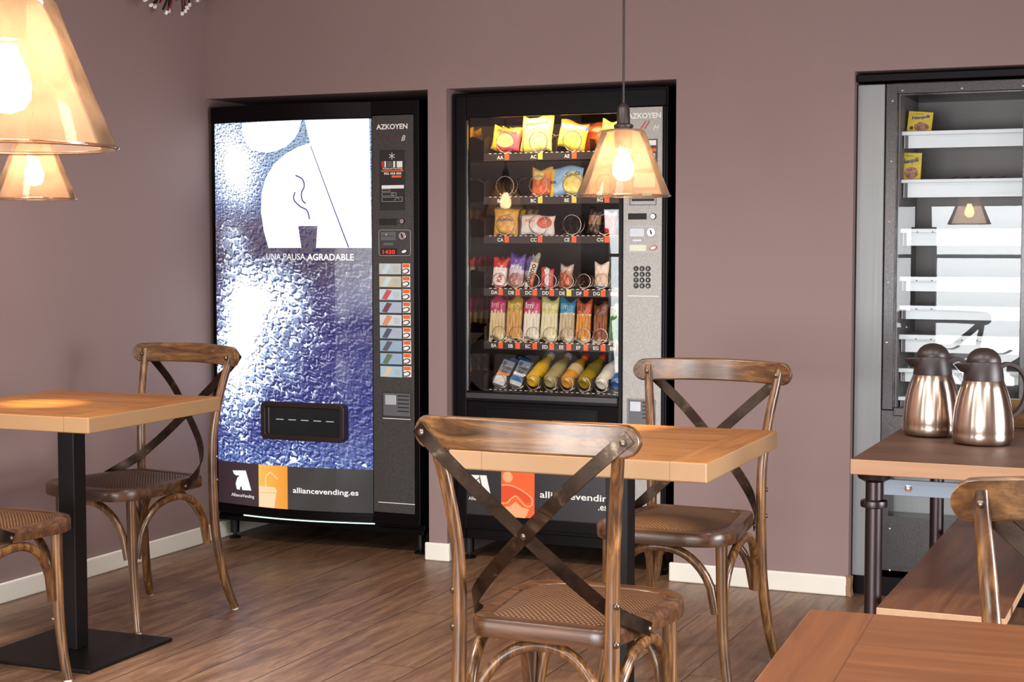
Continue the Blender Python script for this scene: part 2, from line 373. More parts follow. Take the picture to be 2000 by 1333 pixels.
def rrect(x0, z0, x1, z1, r, seg=5): return rpoly([(x0, z0, r), (x1, z0, r), (x1, z1, r), (x0, z1, r)], seg)
def ring(mb, outer, inner, y0, y1):
    n = len(outer)
    vs = [(x, y0, z) for x, z in outer] + [(x, y0, z) for x, z in inner] + [(x, y1, z) for x, z in outer] + [(x, y1, z) for x, z in inner]
    fs = []
    for i in range(n):
        j = (i + 1) % n
        fs += [(i, j, n + j, n + i), (2 * n + i, 3 * n + i, 3 * n + j, 2 * n + j), (i, 2 * n + i, 2 * n + j, j), (n + i, n + j, 3 * n + j, 3 * n + i)]
    return mb.add(vs, fs)

def tag(o, label=None, cat=None, group=None, kind=None):
    if label: o['label'] = label
    if cat: o['category'] = cat
    if group: o['group'] = group
    if kind: o['kind'] = kind
    return o
def thing(name, label, cat, loc=(0, 0, 0), rz=0.0, group=None):
    o = bpy.data.objects.new(name, None); COL.objects.link(o); o.location = loc; o.rotation_euler = (0, 0, rz); o.empty_display_size = 0.05
    return tag(o, label, cat, group)
def struct(name, mb, mat, parent=None, **kw):
    o = mb.build(name, mat, parent, **kw)
    if not parent: o['kind'] = 'structure'
    return o
def copy_tree(o, parent=None):
    c = o.copy(); COL.objects.link(c)
    if parent: c.parent = parent
    for ch in o.children: copy_tree(ch, c)
    return c

def front_flat(y): return lambda x: y
def text_mesh(name, s, x0, z, size, mat, parent, front, bold=0.0, shear=0.0, width=None, align='LEFT', off=0.0008, ext=0.0003, rot=0.0, origin=(0, 0, 0), spacing=1.0):
    """lettering on a face looking towards -y; front(x) gives the face's y"""
    cu = bpy.data.curves.new(name, 'FONT'); cu.body = s; cu.size = 1.0; cu.offset = bold; cu.shear = shear; cu.resolution_u = 3; cu.align_x = align; cu.space_character = spacing
    cu.fill_mode = 'BOTH'; cu.extrude = 0.0
    to = bpy.data.objects.new('tmp', cu); COL.objects.link(to)
    dg = bpy.context.evaluated_depsgraph_get(); dg.update()
    me = bpy.data.meshes.new_from_object(to.evaluated_get(dg), depsgraph=dg)
    bpy.data.objects.remove(to); bpy.data.curves.remove(cu)
    xs = [v.co.x for v in me.vertices]; k = size
    kx = size if width is None else width / max(1e-6, (max(xs) - min(xs)))
    x00 = min(xs) if width is not None else 0
    cr, sr = math.cos(rot), math.sin(rot)
    for v in me.vertices:
        a = (v.co.x - x00) * kx; b = v.co.y * k; a, b = a * cr - b * sr, a * sr + b * cr
        x = x0 + a
        v.co = Vector((x - origin[0], front(x) - off - origin[1], z + b - origin[2]))
    me.materials.clear(); me.materials.append(mat); me.name = name
    o = bpy.data.objects.new(name, me); COL.objects.link(o)
    if parent: o.parent = parent
    return o
def decal(name, polys, mat, parent, front, off=0.001, step=0.02, origin=(0, 0, 0)):
    """flat shapes (lists of x, z) laid on the face front(x)"""
    bm = bmesh.new()
    for pts in polys:
        tris = __import__('mathutils').geometry.tessellate_polygon([[Vector((x, z, 0)) for x, z in pts]])
        vs = [bm.verts.new((x, 0, z)) for x, z in pts]
        for a, b, c in tris:
            try: bm.faces.new((vs[a], vs[b], vs[c]))
            except ValueError: pass
    xs = [v.co.x for v in bm.verts]; x = min(xs) + step
    while step and x < max(xs):
        bmesh.ops.bisect_plane(bm, geom=bm.verts[:] + bm.edges[:] + bm.faces[:], plane_co=(x, 0, 0), plane_no=(1, 0, 0)); x += step
    for v in bm.verts: v.co = Vector((v.co.x - origin[0], front(v.co.x) - off - origin[1], v.co.z - origin[2]))
    bmesh.ops.recalc_face_normals(bm, faces=bm.faces)
    me = bpy.data.meshes.new(name); bm.to_mesh(me); bm.free(); me.materials.append(mat)
    o = bpy.data.objects.new(name, me); COL.objects.link(o)
    if parent: o.parent = parent
    return o
def circle(cx, cz, rx, rz=None, n=24, a0=0.0, a1=2 * PI):
    rz = rx if rz is None else rz
    return [(cx + rx * math.cos(a0 + (a1 - a0) * k / n), cz + rz * math.sin(a0 + (a1 - a0) * k / n)) for k in range(n + (0 if abs(a1 - a0 - 2 * PI) < 1e-6 else 1))]
def stroke(pts, w):
    """closed outline of a thick line through x, z points"""
    P = [Vector(p) for p in spline([(x, z, 0) for x, z in pts], 6)]; L = []; Rr = []
    for i, p in enumerate(P):
        T = (P[min(i + 1, len(P) - 1)] - P[max(i - 1, 0)]).normalized(); n = Vector((-T.y, T.x, 0))
        L.append((p.x + n.x * w / 2, p.y + n.y * w / 2)); Rr.append((p.x - n.x * w / 2, p.y - n.y * w / 2))
    return L + Rr[::-1]
def quad(x0, z0, x1, z1): return [(x0, z0), (x1, z0), (x1, z1), (x0, z1)]

# ---------------------------------------------------------------- the room
HR = 1.832                                   # height of the three recesses
mb = MB()
REC = [(0.0, 1.017), (1.096, 2.017), (2.659, 3.60)]
mb.box((0, 0, HR), (5.6, 0.9, 2.75))
for a, b in ((1.017, 1.096), (2.017, 2.659), (3.60, 5.6)): mb.box((a, 0, 0), (b, 0.9, HR))
mb.box((-0.12, 0.9, 0), (5.6, 1.02, 2.75))
struct('wall_back', mb, M['wall'])
struct('wall_left', MB().box((-0.12, -4.2, 0), (0, 0.9, 2.75)).box((-1.72, -4.2, 0), (-0.12, -4.08, 2.75)).box((-1.72, YF, 0), (-1.6, -4.2, 2.75)), M['wall'])
struct('wall_right', MB().box((5.6, YF, 0), (5.72, RW[0], 2.75)).box((5.6, RW[1], 0), (5.72, 1.02, 2.75)).box((5.6, RW[0], 0), (5.72, RW[1], RW[2])).box((5.6, RW[0], RW[3]), (5.72, RW[1], 2.75)), M['wall'])
struct('window_7', MB().box((5.64, RW[0], RW[2]), (5.70, RW[0] + 0.05, RW[3])).box((5.64, RW[1] - 0.05, RW[2]), (5.70, RW[1], RW[3])).box((5.64, RW[0] + 0.05, RW[2]), (5.70, RW[1] - 0.05, RW[2] + 0.05)).box((5.64, RW[0] + 0.05, RW[3] - 0.05), (5.70, RW[1] - 0.05, RW[3])), M['blackmetal'])  # frame of the window added for side fill
struct('floor', MB().box((-1.72, YF - 0.12, -0.08), (5.72, 1.02, 0)), M['floor'])
struct('ceiling', MB().box((-1.72, YF - 0.12, 2.75), (5.72, 1.02, 2.83)), M['ceil'])
mb = MB(); edges = [-1.72] + [q for ab in OPEN for q in ab] + [5.72]
for i in range(0, len(edges), 2): mb.box((edges[i], YF - 0.12, 0), (edges[i + 1], YF, 2.75))
for a, b in OPEN: mb.box((a, YF - 0.12, 0), (b, YF, SILL)); mb.box((a, YF - 0.12, HEAD), (b, YF, 2.75))
struct('wall_front', mb, M['wall'])
for i, (a, b) in enumerate(OPEN):
    w = MB(); y0, y1 = YF - 0.10, YF - 0.04
    for q in ((a, SILL, a + 0.035, HEAD), (b - 0.035, SILL, b, HEAD), (a, SILL, b, SILL + 0.04), (a, HEAD - 0.04, b, HEAD), (a, 1.12, b, 1.15)): w.box((q[0], y0, q[1]), (q[2], y1, q[3]))
    struct('window_%d' % (i + 1), w, M['blackmetal'])
for i, (x, y) in enumerate(CEIL_FILL):
    struct('trim_%d' % (i + 2), MB().box((x - 0.32, y - 0.32, 2.735), (x + 0.32, y - 0.295, 2.75)).box((x - 0.32, y + 0.295, 2.735), (x + 0.32, y + 0.32, 2.75)).box((x - 0.32, y - 0.295, 2.735), (x - 0.295, y + 0.295, 2.75)).box((x + 0.295, y - 0.295, 2.735), (x + 0.32, y + 0.295, 2.75)), M['base'])  # rims around the added ceiling fill lights
# skirting boards: flat face, eased top edge
def skirt(name, x0, x1):
    return struct(name, MB().box((x0, -0.0135, 0), (x1, 0.0, 0.071)), M['base'], bevel=0.006, seg=3)
mb = MB().box((1.003, -0.0135, 0), (1.110, 0.0, 0.071)).box((1.096, 0.0, 0), (1.110, 0.10, 0.071))
struct('baseboard_pillar', mb, M['base'], bevel=0.006, seg=3)
skirt('baseboard_back', 2.003, 2.655)
struct('baseboard_left', MB().box((0, -4.2, 0), (0.0135, 0.86, 0.071)), M['base'], bevel=0.006, seg=3)
struct('trim_1', MB().prism([(2.655, 0.002), (2.672, 0.0), (2.668, 0.03), (2.671, 0.066), (2.652, 0.074), (2.657, 0.05), (2.651, 0.03)], -0.012, 0.03), M['rawwood'])

# ---------------------------------------------------------------- cross-back bentwood chair (front = +y)
def post_path(s):
    pts = [(0.2025, -0.2767, 0.006), (0.192, -0.256, 0.07), (0.180, -0.236, 0.16), (0.171, -0.220, 0.28), (0.1685, -0.2135, 0.42), (0.1685, -0.2125, 0.52),
           (0.172, -0.217, 0.62), (0.183, -0.235, 0.73), (0.196, -0.258, 0.82), (0.203, -0.272, 0.872)]
    return spline([(s * x, y, z) for x, y, z in pts], 5)
def make_chair(label):
    t = thing('dining_chair', label, 'chair', group='cross-back dining chairs')
    SO = rpoly([(-0.155, -0.196, 0.05), (0.155, -0.196, 0.05), (0.216, 0.240, 0.135), (-0.216, 0.240, 0.135)], 9)
    cx, cy = 0.0, 0.02
    def off(k): return [((x - cx) * k + cx, (y - cy) * k + cy) for x, y in SO]
    prof = [(1.0, 0.428), (1.008, 0.434), (1.008, 0.458), (0.99, 0.466), (0.845, 0.4665), (0.83, 0.463), (0.83, 0.428)]
    n = len(SO); vs = []
    for k, z in prof: vs += [(x, y, z) for x, y in off(k)]
    m = len(prof); fs = [(i * n + k, i * n + (k + 1) % n, ((i + 1) % m) * n + (k + 1) % n, ((i + 1) % m) * n + k) for i in range(m) for k in range(n)]
    MB().add(vs, fs).build('seat_frame', M['seat'], t, smooth=50)
    vs = []; ks = [0.835, 0.81, 0.75, 0.6, 0.4, 0.18]
    for k in ks: vs += [(x, y, 0.4625 + 0.019 * (1 - (k / 0.835) ** 2.8)) for x, y in off(k)]
    vs.append((cx, cy, 0.4815)); fs = [(i * n + k, i * n + (k + 1) % n, (i + 1) * n + (k + 1) % n, (i + 1) * n + k) for i in range(len(ks) - 1) for k in range(n)]
    fs += [((len(ks) - 1) * n + k, (len(ks) - 1) * n + (k + 1) % n, len(ks) * n) for k in range(n)]
    MB().add(vs, fs).build('woven_seat', M['cane'], t, smooth=60)
    for s in (-1, 1):
        P = post_path(s); r = [0.0145 + 0.0012 * math.sin(PI * min(1, p.z / 0.6)) - 0.0018 * max(0, (p.z - 0.6) / 0.27) for p in P]
        po = MB().tube(P, r, 14).build('back_post', M['chair'], t, smooth=50)
        for z, nx in ((0.525, s), (0.448, s)):
            q = min(P, key=lambda p: abs(p.z - z))
            mt = Matrix.Translation((q.x + s * 0.011, q.y - 0.008, z)) @ Matrix.Rotation(R(90) * s, 4, 'Y') @ Matrix.Rotation(R(35), 4, 'X')
            MB().lathe([(0.007, 0), (0.007, 0.004), (0.004, 0.0065), (0.001, 0.007)], 12, mt).build('bolt', M['bolt'], po, smooth=40)
        mt = Matrix.Translation((s * 0.199, -0.251, 0.856)) @ Matrix.Rotation(R(-90), 4, 'X')
        MB().lathe([(0.0065, 0), (0.0065, 0.004), (0.004, 0.006), (0.001, 0.0065)], 12, mt).build('bolt', M['bolt'], po, smooth=40)
        MB().lathe([(0.012, 0.0), (0.0125, 0.006)], 14, Matrix.Translation((s * 0.2025, -0.2767, 0))).build('foot_glide', M['glide'], po, smooth=40)
        L = spline([(s * 0.164, 0.150, 0.430), (s * 0.166, 0.150, 0.30), (s * 0.170, 0.150, 0.18), (s * 0.180, 0.152, 0.08), (s * 0.192, 0.156, 0.006)], 5)
        lg = MB().tube(L, [0.0165 - 0.003 * (1 - p.z / 0.43) for p in L], 14).build('front_leg', M['chair'], t, smooth=50)
        MB().lathe([(0.012, 0.0), (0.0125, 0.006)], 14, Matrix.Translation((s * 0.192, 0.156, 0))).build('foot_glide', M['glide'], lg, smooth=40)
    # bent arches under the seat, each from leg to leg
    def arch(p0, p1, top=0.414, low=0.235, out=(0, 0)):
        a = Vector(p0); b = Vector(p1); pts = []
        for k in range(25):
            u = -1 + 2 * k / 24; ww = abs(u)
            z = low + (top - low) * (max(0.0, 1 - ww ** 2.3)) ** (1 / 1.9)
            h = math.copysign(1 - (1 - ww) ** 1.0, u)
            q = a.lerp(b, (h + 1) / 2); bow = (1 - ww ** 2)
            pts.append((q.x + out[0] * bow, q.y + out[1] * bow, z))
        MB().tube(pts, [0.0125] * 25, 12).build('arch_brace', M['chair'], t, smooth=50)
    arch((-0.150, 0.155, 0), (0.150, 0.155, 0), out=(0, 0.03))
    arch((-0.152, -0.198, 0), (0.152, -0.198, 0), out=(0, 0.035))
    for s in (-1, 1): arch((s * 0.160, -0.192, 0), (s * 0.163, 0.128, 0), out=(s * 0.012, 0))
    # top rail, bowed to the back, rounded ends
    vs = []; NX = 28; prof2 = [(-0.5, -0.9), (-0.5, 0.9), (-0.32, 1.0), (0.32, 1.0), (0.5, 0.9), (0.5, -0.9), (0.32, -1.0), (-0.32, -1.0)]
    for i in range(NX + 1):
        u = math.sin((-1 + 2 * i / NX) * PI / 2); x = 0.243 * u
        e_ = max(0.0, (abs(x) - 0.212) / 0.031); hh = max(0.033 * math.sqrt(max(0.0, 1 - e_ * e_)), 0.003)
        yb = -0.258 - 0.052 * (1 - (x / 0.243) ** 2); zc = 0.858 + 0.006 * (1 - u * u)
        for a, b in prof2: vs.append((x, yb + a * 0.022, zc + b * hh))
    k8 = 8; fs = [(i * k8 + k, i * k8 + (k + 1) % k8, (i + 1) * k8 + (k + 1) % k8, (i + 1) * k8 + k) for i in range(NX) for k in range(k8)]
    fs += [tuple(range(k8 - 1, -1, -1)), tuple(NX * k8 + k for k in range(k8))]
    MB().add(vs, fs).build('top_rail', M['rail'], t, smooth=40, bevel=0.002)
    # the two metal straps crossing behind the sitter
    for s in (-1, 1):
        d = -0.0025 * s
        path = spline([(s * 0.229, -0.283, 0.870), (s * 0.19, -0.294, 0.836), (s * 0.10, -0.292 + d, 0.755), (0, -0.264 + d, 0.659), (-s * 0.085, -0.232 + d, 0.575), (-s * 0.138, -0.193, 0.520), (-s * 0.166, -0.150, 0.487), (-s * 0.186, -0.098, 0.462), (-s * 0.193, -0.055, 0.444)], 5)
        m = len(path); nr = []
        for i in range(m):
            u = i / (m - 1); w = max(0.0, min(1.0, (u - 0.55) / 0.35)); nr.append((-s * w, -(1 - w) - 0.12, 0.0))
        st = MB().ribbon(path, nr, 0.030, 0.0035).build('cross_strap', M['strap'], t, smooth=45, bevel=0.001)
        mt = Matrix.Translation((s * 0.217, -0.287, 0.858)) @ Matrix.Rotation(R(90), 4, 'X')
        MB().lathe([(0.008, 0), (0.008, 0.003), (0.004, 0.0055), (0.001, 0.006)], 12, mt).build('bolt', M['bolt'], st, smooth=40)
        mt = Matrix.Translation((-s * 0.192, -0.062, 0.447)) @ Matrix.Rotation(-s * R(90), 4, 'Y')
        MB().lathe([(0.007, 0), (0.007, 0.003), (0.004, 0.0055), (0.001, 0.006)], 12, mt).build('bolt', M['bolt'], st, smooth=40)
        if s == 1:
            mt = Matrix.Translation((0, -0.263, 0.659)) @ Matrix.Rotation(R(90), 4, 'X')
            MB().lathe([(0.008, 0), (0.008, 0.004), (0.004, 0.0075), (0.001, 0.008)], 12, mt).build('bolt', M['bolt'], st, smooth=40)
    return t
chair = make_chair('bentwood cross-back chair in the foreground, its back turned to the camera')
def place(o, x, y, rz, label=None):
    o.location = (x, y, 0); o.rotation_euler = (0, 0, rz)
    if label: o['label'] = label
place(chair, 2.561, -2.417, -0.019)
place(copy_tree(chair), 2.442, -1.264, 3.114, 'bentwood cross-back chair against the wall, beyond the middle table')
place(copy_tree(chair), 0.541, -1.262, 2.967, 'bentwood cross-back chair beside the blue lit machine, facing the left table')
place(copy_tree(chair), 0.660, -2.130, -0.02, 'chair cut off by the left picture edge, only seat and one leg showing')
place(copy_tree(chair), 3.690, -3.410, PI, 'chair back cut off by the right picture edge, in front of the bench')

# ---------------------------------------------------------------- pedestal tables
def pedestal(label, x, y, rz, w, d, mat, z=0.755, th=0.046, bx=0.0, by=0.0, bs=0.42):
    t = thing('pedestal_table', label, 'table', (x, y, 0), rz, 'square pedestal tables')
    MB().box((-w / 2, -d / 2, z - th), (w / 2, d / 2, z)).build('tabletop', mat, t, bevel=0.004, seg=3)
    MB().box((bx - 0.029, by - 0.029, 0.012), (bx + 0.029, by + 0.029, z - th - 0.006)).build('post', M['blackmetal'], t, bevel=0.002)
    MB().box((bx - 0.18, by - 0.18, z - th - 0.006), (bx + 0.18, by + 0.18, z - th)).build('mounting_plate', M['blackmetal'], t)
    MB().box((bx - bs / 2, by - bs / 2, 0.0), (bx + bs / 2, by + bs / 2, 0.012)).build('base_plate', M['blackmetal'], t, bevel=0.003)
    return t
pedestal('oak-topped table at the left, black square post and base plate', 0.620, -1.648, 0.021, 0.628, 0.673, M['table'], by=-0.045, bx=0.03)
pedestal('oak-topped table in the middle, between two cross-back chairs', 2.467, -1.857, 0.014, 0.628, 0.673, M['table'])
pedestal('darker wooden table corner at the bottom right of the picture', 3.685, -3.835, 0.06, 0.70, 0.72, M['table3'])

# ---------------------------------------------------------------- pendant lamps
def pendant(label, x, y, zb, d=0.25):
    t = thing('pendant_lamp', label, 'lamp', (x, y, zb), group='glass pendant lamps')
    r0 = d / 2; h = 0.176
    pr = [(r0, 0.0), (r0 - 0.004, 0.012), (r0 * 0.795, h * 0.36), (r0 * 0.59, h * 0.72), (r0 * 0.475, h * 0.95), (r0 * 0.44, h * 0.985), (r0 * 0.38, h), (0.022, h + 0.001)]
    inn = [(max(0.019, r - 0.0028), z - 0.0026 if i > 4 else z) for i, (r, z) in enumerate(pr)]
    MB().lathe(pr + inn[::-1] + [pr[0]], 56, caps=False).build('glass_shade', M['shade'], t, smooth=50)
    rim = [(r0 * math.cos(2 * PI * k / 64), r0 * math.sin(2 * PI * k / 64), 0.001) for k in range(65)]
    MB().tube(rim, 0.0022, 8, False).build('shade_rim', M['rimglass'], t, smooth=60)
    MB().lathe([(0.0235, h - 0.05), (0.0235, h + 0.004), (0.026, h + 0.006), (0.026, h + 0.012), (0.018, h + 0.016), (0.0165, h + 0.055), (0.012, h + 0.063), (0.004, h + 0.07)], 24).build('lamp_holder', M['rubber'], t, smooth=40)
    MB().tube([(0, 0, h + 0.06), (0, 0, 2.75 - zb - 0.02)], 0.0032, 10).build('cord', M['rubber'], t, smooth=60)
    MB().lathe([(0.045, 2.75 - zb - 0.028), (0.05, 2.75 - zb - 0.012), (0.05, 2.75 - zb)], 28).build('ceiling_rose', M['blackmetal'], t, smooth=40)
    b = [(0.0125, h - 0.055), (0.015, h - 0.066), (0.024, h - 0.084), (0.0285, h - 0.102), (0.027, h - 0.118), (0.019, h - 0.130), (0.006, h - 0.135)]
    MB().lathe(b, 24).build('bulb', M['bulb'], t, smooth=60)
    sp = bpy.data.lights.new('lamp_beam', 'SPOT'); sp.energy = BEAM; sp.color = (1.0, 0.74, 0.42); sp.spot_size = R(30); sp.spot_blend = 1.0; sp.shadow_soft_size = 0.015
    so = bpy.data.objects.new('lamp_beam', sp); COL.objects.link(so); so.parent = t; so.location = (0, 0, h - 0.139)
    return t
M['rimglass'] = m_glass('glass_edge', (0.95, 0.85, 0.72, 1), 3.0)
lamp = pendant('glass pendant lamp hanging in front of the snack machine', 2.363, -1.552, 1.365)
for (x, y, z), lb in (((0.545, -1.712, 1.373), 'smaller-looking glass pendant lamp above the left table'), ((2.495, -4.09, 1.352), 'large near glass pendant lamp cut off at the top left')):
    c = copy_tree(lamp); c.location = (x, y, z); c['label'] = lb


# ---------------------------------------------------------------- helpers for the machine fronts
def rect_at(u0, v0, u1, v1, y):
    vm = (v0 + v1) / 2; um = (u0 + u1) / 2
    return at(u0, vm, y).x, at(um, v1, y).z, at(u1, vm, y).x, at(um, v0, y).z
def plate(name, px, y, d, mat, parent, bevel=0.0, inset=0.0):
    """box standing d proud of plane y (d < 0: sunk)"""
    x0, z0, x1, z1 = rect_at(*px, y)
    return MB().box((x0 + inset, y - d, z0 + inset), (x1 - inset, y, z1 - inset)).build(name, mat, parent, bevel=bevel)
def frame_line(px, y, w, r=0.004):
    x0, z0, x1, z1 = rect_at(*px, y); mb = MB()
    return ring(mb, rrect(x0, z0, x1, z1, r), rrect(x0 + w, z0 + w, x1 - w, z1 - w, max(0.0005, r - w)), y - 0.0012, y)
def disc(mb, x, z, y, r, d=0.003, n=24, rr=None, ang=0.0):
    pts = circle(0, 0, r, rr, n); c, s = math.cos(ang), math.sin(ang)
    return mb.prism([(x + a * c - b * s, z + a * s + b * c) for a, b in pts], y - d, y)
def a_logo(pts, mat, name, parent, front): return decal(name, pts, mat, parent, front)

# ---------------------------------------------------------------- cold drinks machine (backlit front)
def front1(x):
    s = (x - 0.018) / 0.748
    return 0.012 - (0.052 * math.sin(PI * s) if 0 < s < 1 else 0.0)
def at1(u, v):
    y = 0.0
    for _ in range(5): y = front1(at(u, v, y).x)
    p = at(u, v, y); return (p.x, p.z)
def crop(pts, k, ox, oy, f=at1): return [f(ox + a / k, oy + b / k) for a, b in pts]
m1 = thing('drinks_machine', 'cold drinks vending machine with a backlit water-drop front, at the left', 'vending machine')
MB().box((0.012, 0.05, 0.09), (0.976, 0.80, 1.798)).build('cabinet', M['mblack2'], m1, bevel=0.004)
def prism_xy(pts, z0, z1):
    n = len(pts); vs = [(x, y, z0) for x, y in pts] + [(x, y, z1) for x, y in pts]
    return MB().add(vs, [tuple(range(n)), tuple(range(2 * n - 1, n - 1, -1))] + [(i, n + i, n + (i + 1) % n, (i + 1) % n) for i in range(n)])
xs = [0.018 + 0.748 * k / 24 for k in range(25)]
MB_ = prism_xy([(x, front1(x)) for x in xs] + [(0.766, 0.05), (0.014, 0.05)], 0.128, 1.796)
door = MB_.build('door', M['mblack'], m1)
prism_xy([(x, front1(x) + 0.003) for x in xs[5:]] + [(x, front1(x) + 0.008) for x in xs[:4:-1]], 0.1200, 0.1235).build('light_strip', glow('cool_strip_light', (214, 255, 236), 2.2), m1)
prism_xy([(x, front1(x) - 0.006) for x in xs] + [(0.766, 0.03), (0.014, 0.03)], 0.128, 0.158).build('door_lip', M['mblack'], door, bevel=0.002)
prism_xy([(x, front1(x) - 0.004) for x in xs] + [(0.766, 0.03), (0.014, 0.03)], 1.733, 1.796).build('door_header', M['mblack'], door, bevel=0.002)
MB().box((0.952, 0.004, 0.128), (0.976, 0.05, 1.796)).box((0.766, 0.006, 1.742), (0.976, 0.05, 1.796)).box((0.766, 0.006, 0.128), (0.976, 0.05, 0.17)).build('door_edge', M['mblack'], m1, bevel=0.002)
MB().box((0.018, 0.035, 0.086), (0.976, 0.07, 0.108)).build('base_rail', M['mblack'], m1, bevel=0.002)
for fx, fy in ((0.055, 0.10), (0.93, 0.10), (0.055, 0.72), (0.93, 0.72)):
    lg = MB().lathe([(0.019, 0.024), (0.019, 0.095)], 20, Matrix.Translation((fx, fy, 0))).build('leg', M['blackmetal'], m1, smooth=40)
    MB().lathe([(0.024, 0.0), (0.026, 0.004), (0.022, 0.009), (0.008, 0.012), (0.008, 0.026)], 20, Matrix.Translation((fx, fy, 0))).build('levelling_foot', M['blackmetal'], lg, smooth=40)

def m_poster():
    t = NT('backlit_waterdrop_print'); o, v = t.xyz()
    s = t.math('DIVIDE', t.math('SUBTRACT', o[0], 0.03), 0.732); q = t.math('DIVIDE', t.math('SUBTRACT', o[2], 0.340), 1.388)
    def g(cx, cz, rx, rz, a):
        dx = t.math('DIVIDE', t.math('SUBTRACT', s, cx), rx); dz = t.math('DIVIDE', t.math('SUBTRACT', q, cz), rz)
        return t.math('MULTIPLY', t.math('EXPONENT', t.math('MULTIPLY', t.math('ADD', t.math('MULTIPLY', dx, dx), t.math('MULTIPLY', dz, dz)), -1.0)), a)
    B = g(0.18, 0.86, 0.16, 0.10, 1.2)
    for p in ((0.20, 0.44, 0.17, 0.15, 1.0), (0.14, 0.24, 0.16, 0.14, 0.75), (0.42, 0.50, 0.22, 0.10, 0.55), (0.05, 0.98, 0.20, 0.08, 0.5), (0.50, 0.34, 0.25, 0.2, 0.38), (0.12, 0.66, 0.12, 0.05, 0.4), (0.45, 0.0, 0.5, 0.07, 0.30)):
        B = t.math('ADD', B, g(*p))
    k = t.smooth(q, 0.60, 0.80)                       # the drops get finer towards the top of the print
    def relief(scale, dd, dist):
        w0 = t.comb(t.math('ADD', o[0], t.math('MULTIPLY', o[2], 0.3)), t.math('MULTIPLY', o[2], 1.1), 0.0)
        w1 = t.comb(t.math('ADD', t.math('ADD', o[0], dd * 0.8), t.math('MULTIPLY', t.math('SUBTRACT', o[2], dd), 0.3)), t.math('MULTIPLY', t.math('SUBTRACT', o[2], dd), 1.1), 0.0)
        return t.math('SUBTRACT', t.noise(w0, scale, 1.5, 0.5, dist), t.noise(w1, scale, 1.5, 0.5, dist)), t.noise(w0, scale, 1.5, 0.5, dist)
    eA, nA = relief(46, 0.0055, 0.9); eB, nB = relief(95, 0.003, 0.5)
    e = t.math('ADD', t.math('MULTIPLY', eA, t.math('SUBTRACT', 1.0, k)), t.math('MULTIPLY', eB, k))
    nn = t.math('ADD', t.math('MULTIPLY', nA, t.math('SUBTRACT', 1.0, k)), t.math('MULTIPLY', nB, k))
    big = t.noise(t.comb(o[0], o[2], 3.3), 9, 2, 0.5, 0.5)
    B = t.math('ADD', B, t.math('MULTIPLY', t.math('SUBTRACT', big, 0.5), 0.5))
    dk = t.ramp(q, [(0.0, lin((86, 108, 176))), (0.10, lin((72, 78, 146))), (0.34, lin((66, 62, 124))), (0.5, lin((80, 70, 116))), (0.60, lin((92, 80, 92))), (0.70, lin((110, 98, 120))), (0.80, lin((130, 150, 200))), (0.9, lin((160, 186, 214)))])
    lt = t.ramp(q, [(0.0, lin((150, 186, 244))), (0.5, lin((196, 216, 250))), (1.0, lin((206, 228, 250)))])
    c = t.mix(t.smooth(B, 0.15, 0.8), dk, lt)
    # flooded drops: patches of the surface turn white as the light grows
    wet = t.smooth(t.math('ADD', nn, t.math('MULTIPLY', B, 0.42)), 0.72, 0.80)
    calm = t.math('MULTIPLY', t.math('MULTIPLY', t.smooth(q, 0.585, 0.62), t.smooth(q, 0.70, 0.67)), t.smooth(s, 0.2, 0.36))
    keep = t.math('SUBTRACT', 1.0, t.math('MULTIPLY', calm, 0.92))
    c = t.mix(t.math('MULTIPLY', wet, keep), c, (1.25, 1.3, 1.4, 1))
    c = t.mix(t.math('MULTIPLY', t.smooth(e, 0.045, 0.11), t.math('MULTIPLY', keep, t.math('ADD', 0.16, t.math('MULTIPLY', B, 0.8))), clamp=True), c, (1.0, 1.08, 1.3, 1))
    c = t.mix(t.math('MULTIPLY', t.smooth(t.math('MULTIPLY', e, -1.0), 0.04, 0.11), t.math('SUBTRACT', 0.85, t.math('MULTIPLY', t.smooth(B, 0.8, 1.4), 0.6))), c, lin((40, 40, 96)))
    c = t.mix(t.math('MULTIPLY', t.smooth(B, 0.75, 1.35), 0.75), c, (1.5, 1.55, 1.65, 1))
    t.bsdf((0, 0, 0, 1), 0.12, spec=0.4, emis=c, estr=1.05); return t.m
def sheet(name, x0, x1, z0, z1, mat, parent, off, nx=24, nz=1, front=front1):
    vs = [(x0 + (x1 - x0) * i / nx, front(x0 + (x1 - x0) * i / nx) - off, z0 + (z1 - z0) * j / nz) for j in range(nz + 1) for i in range(nx + 1)]
    fs = [(j * (nx + 1) + i, j * (nx + 1) + i + 1, (j + 1) * (nx + 1) + i + 1, (j + 1) * (nx + 1) + i) for j in range(nz) for i in range(nx)]
    return MB().add(vs, fs).build(name, mat, parent)
poster = sheet('backlit_front', 0.038, 0.764, 0.340, 1.729, m_poster(), m1, 0.001)
WHITE = glow('backlit_white', (255, 255, 255), 1.7)
C7 = lambda pts: crop(pts, 4.444, 400, 220)
decal('logo_shape', [C7([(325, 92), (330, 200), (380, 290), (450, 335), (540, 350), (620, 335), (700, 300), (770, 240), (815, 170), (842, 66)]),
    C7([(868, 66), (1428, 52), (1440, 600), (1450, 1175), (968, 1175), (980, 985), (812, 985), (840, 1175), (555, 1175), (515, 1030), (490, 860), (495, 700), (530, 570), (600, 450), (700, 360), (800, 305), (915, 262)])], WHITE, poster, front1, 0.002)
PURP = glow('backlit_violet', (98, 88, 150), 1.0)
decal('logo_line', [crop([(925, 290), (1258, 1173), (1246, 1173), (918, 290)], 4.444, 400, 220)], PURP, poster, front1, 0.003)
for pts in ([(790, 545), (850, 580), (866, 640), (842, 700), (850, 760), (880, 792)], [(786, 690), (776, 755), (830, 815), (890, 850), (912, 925)]):
    decal('steam_line', [stroke(C7(pts), 0.006)], PURP, poster, front1, 0.003)
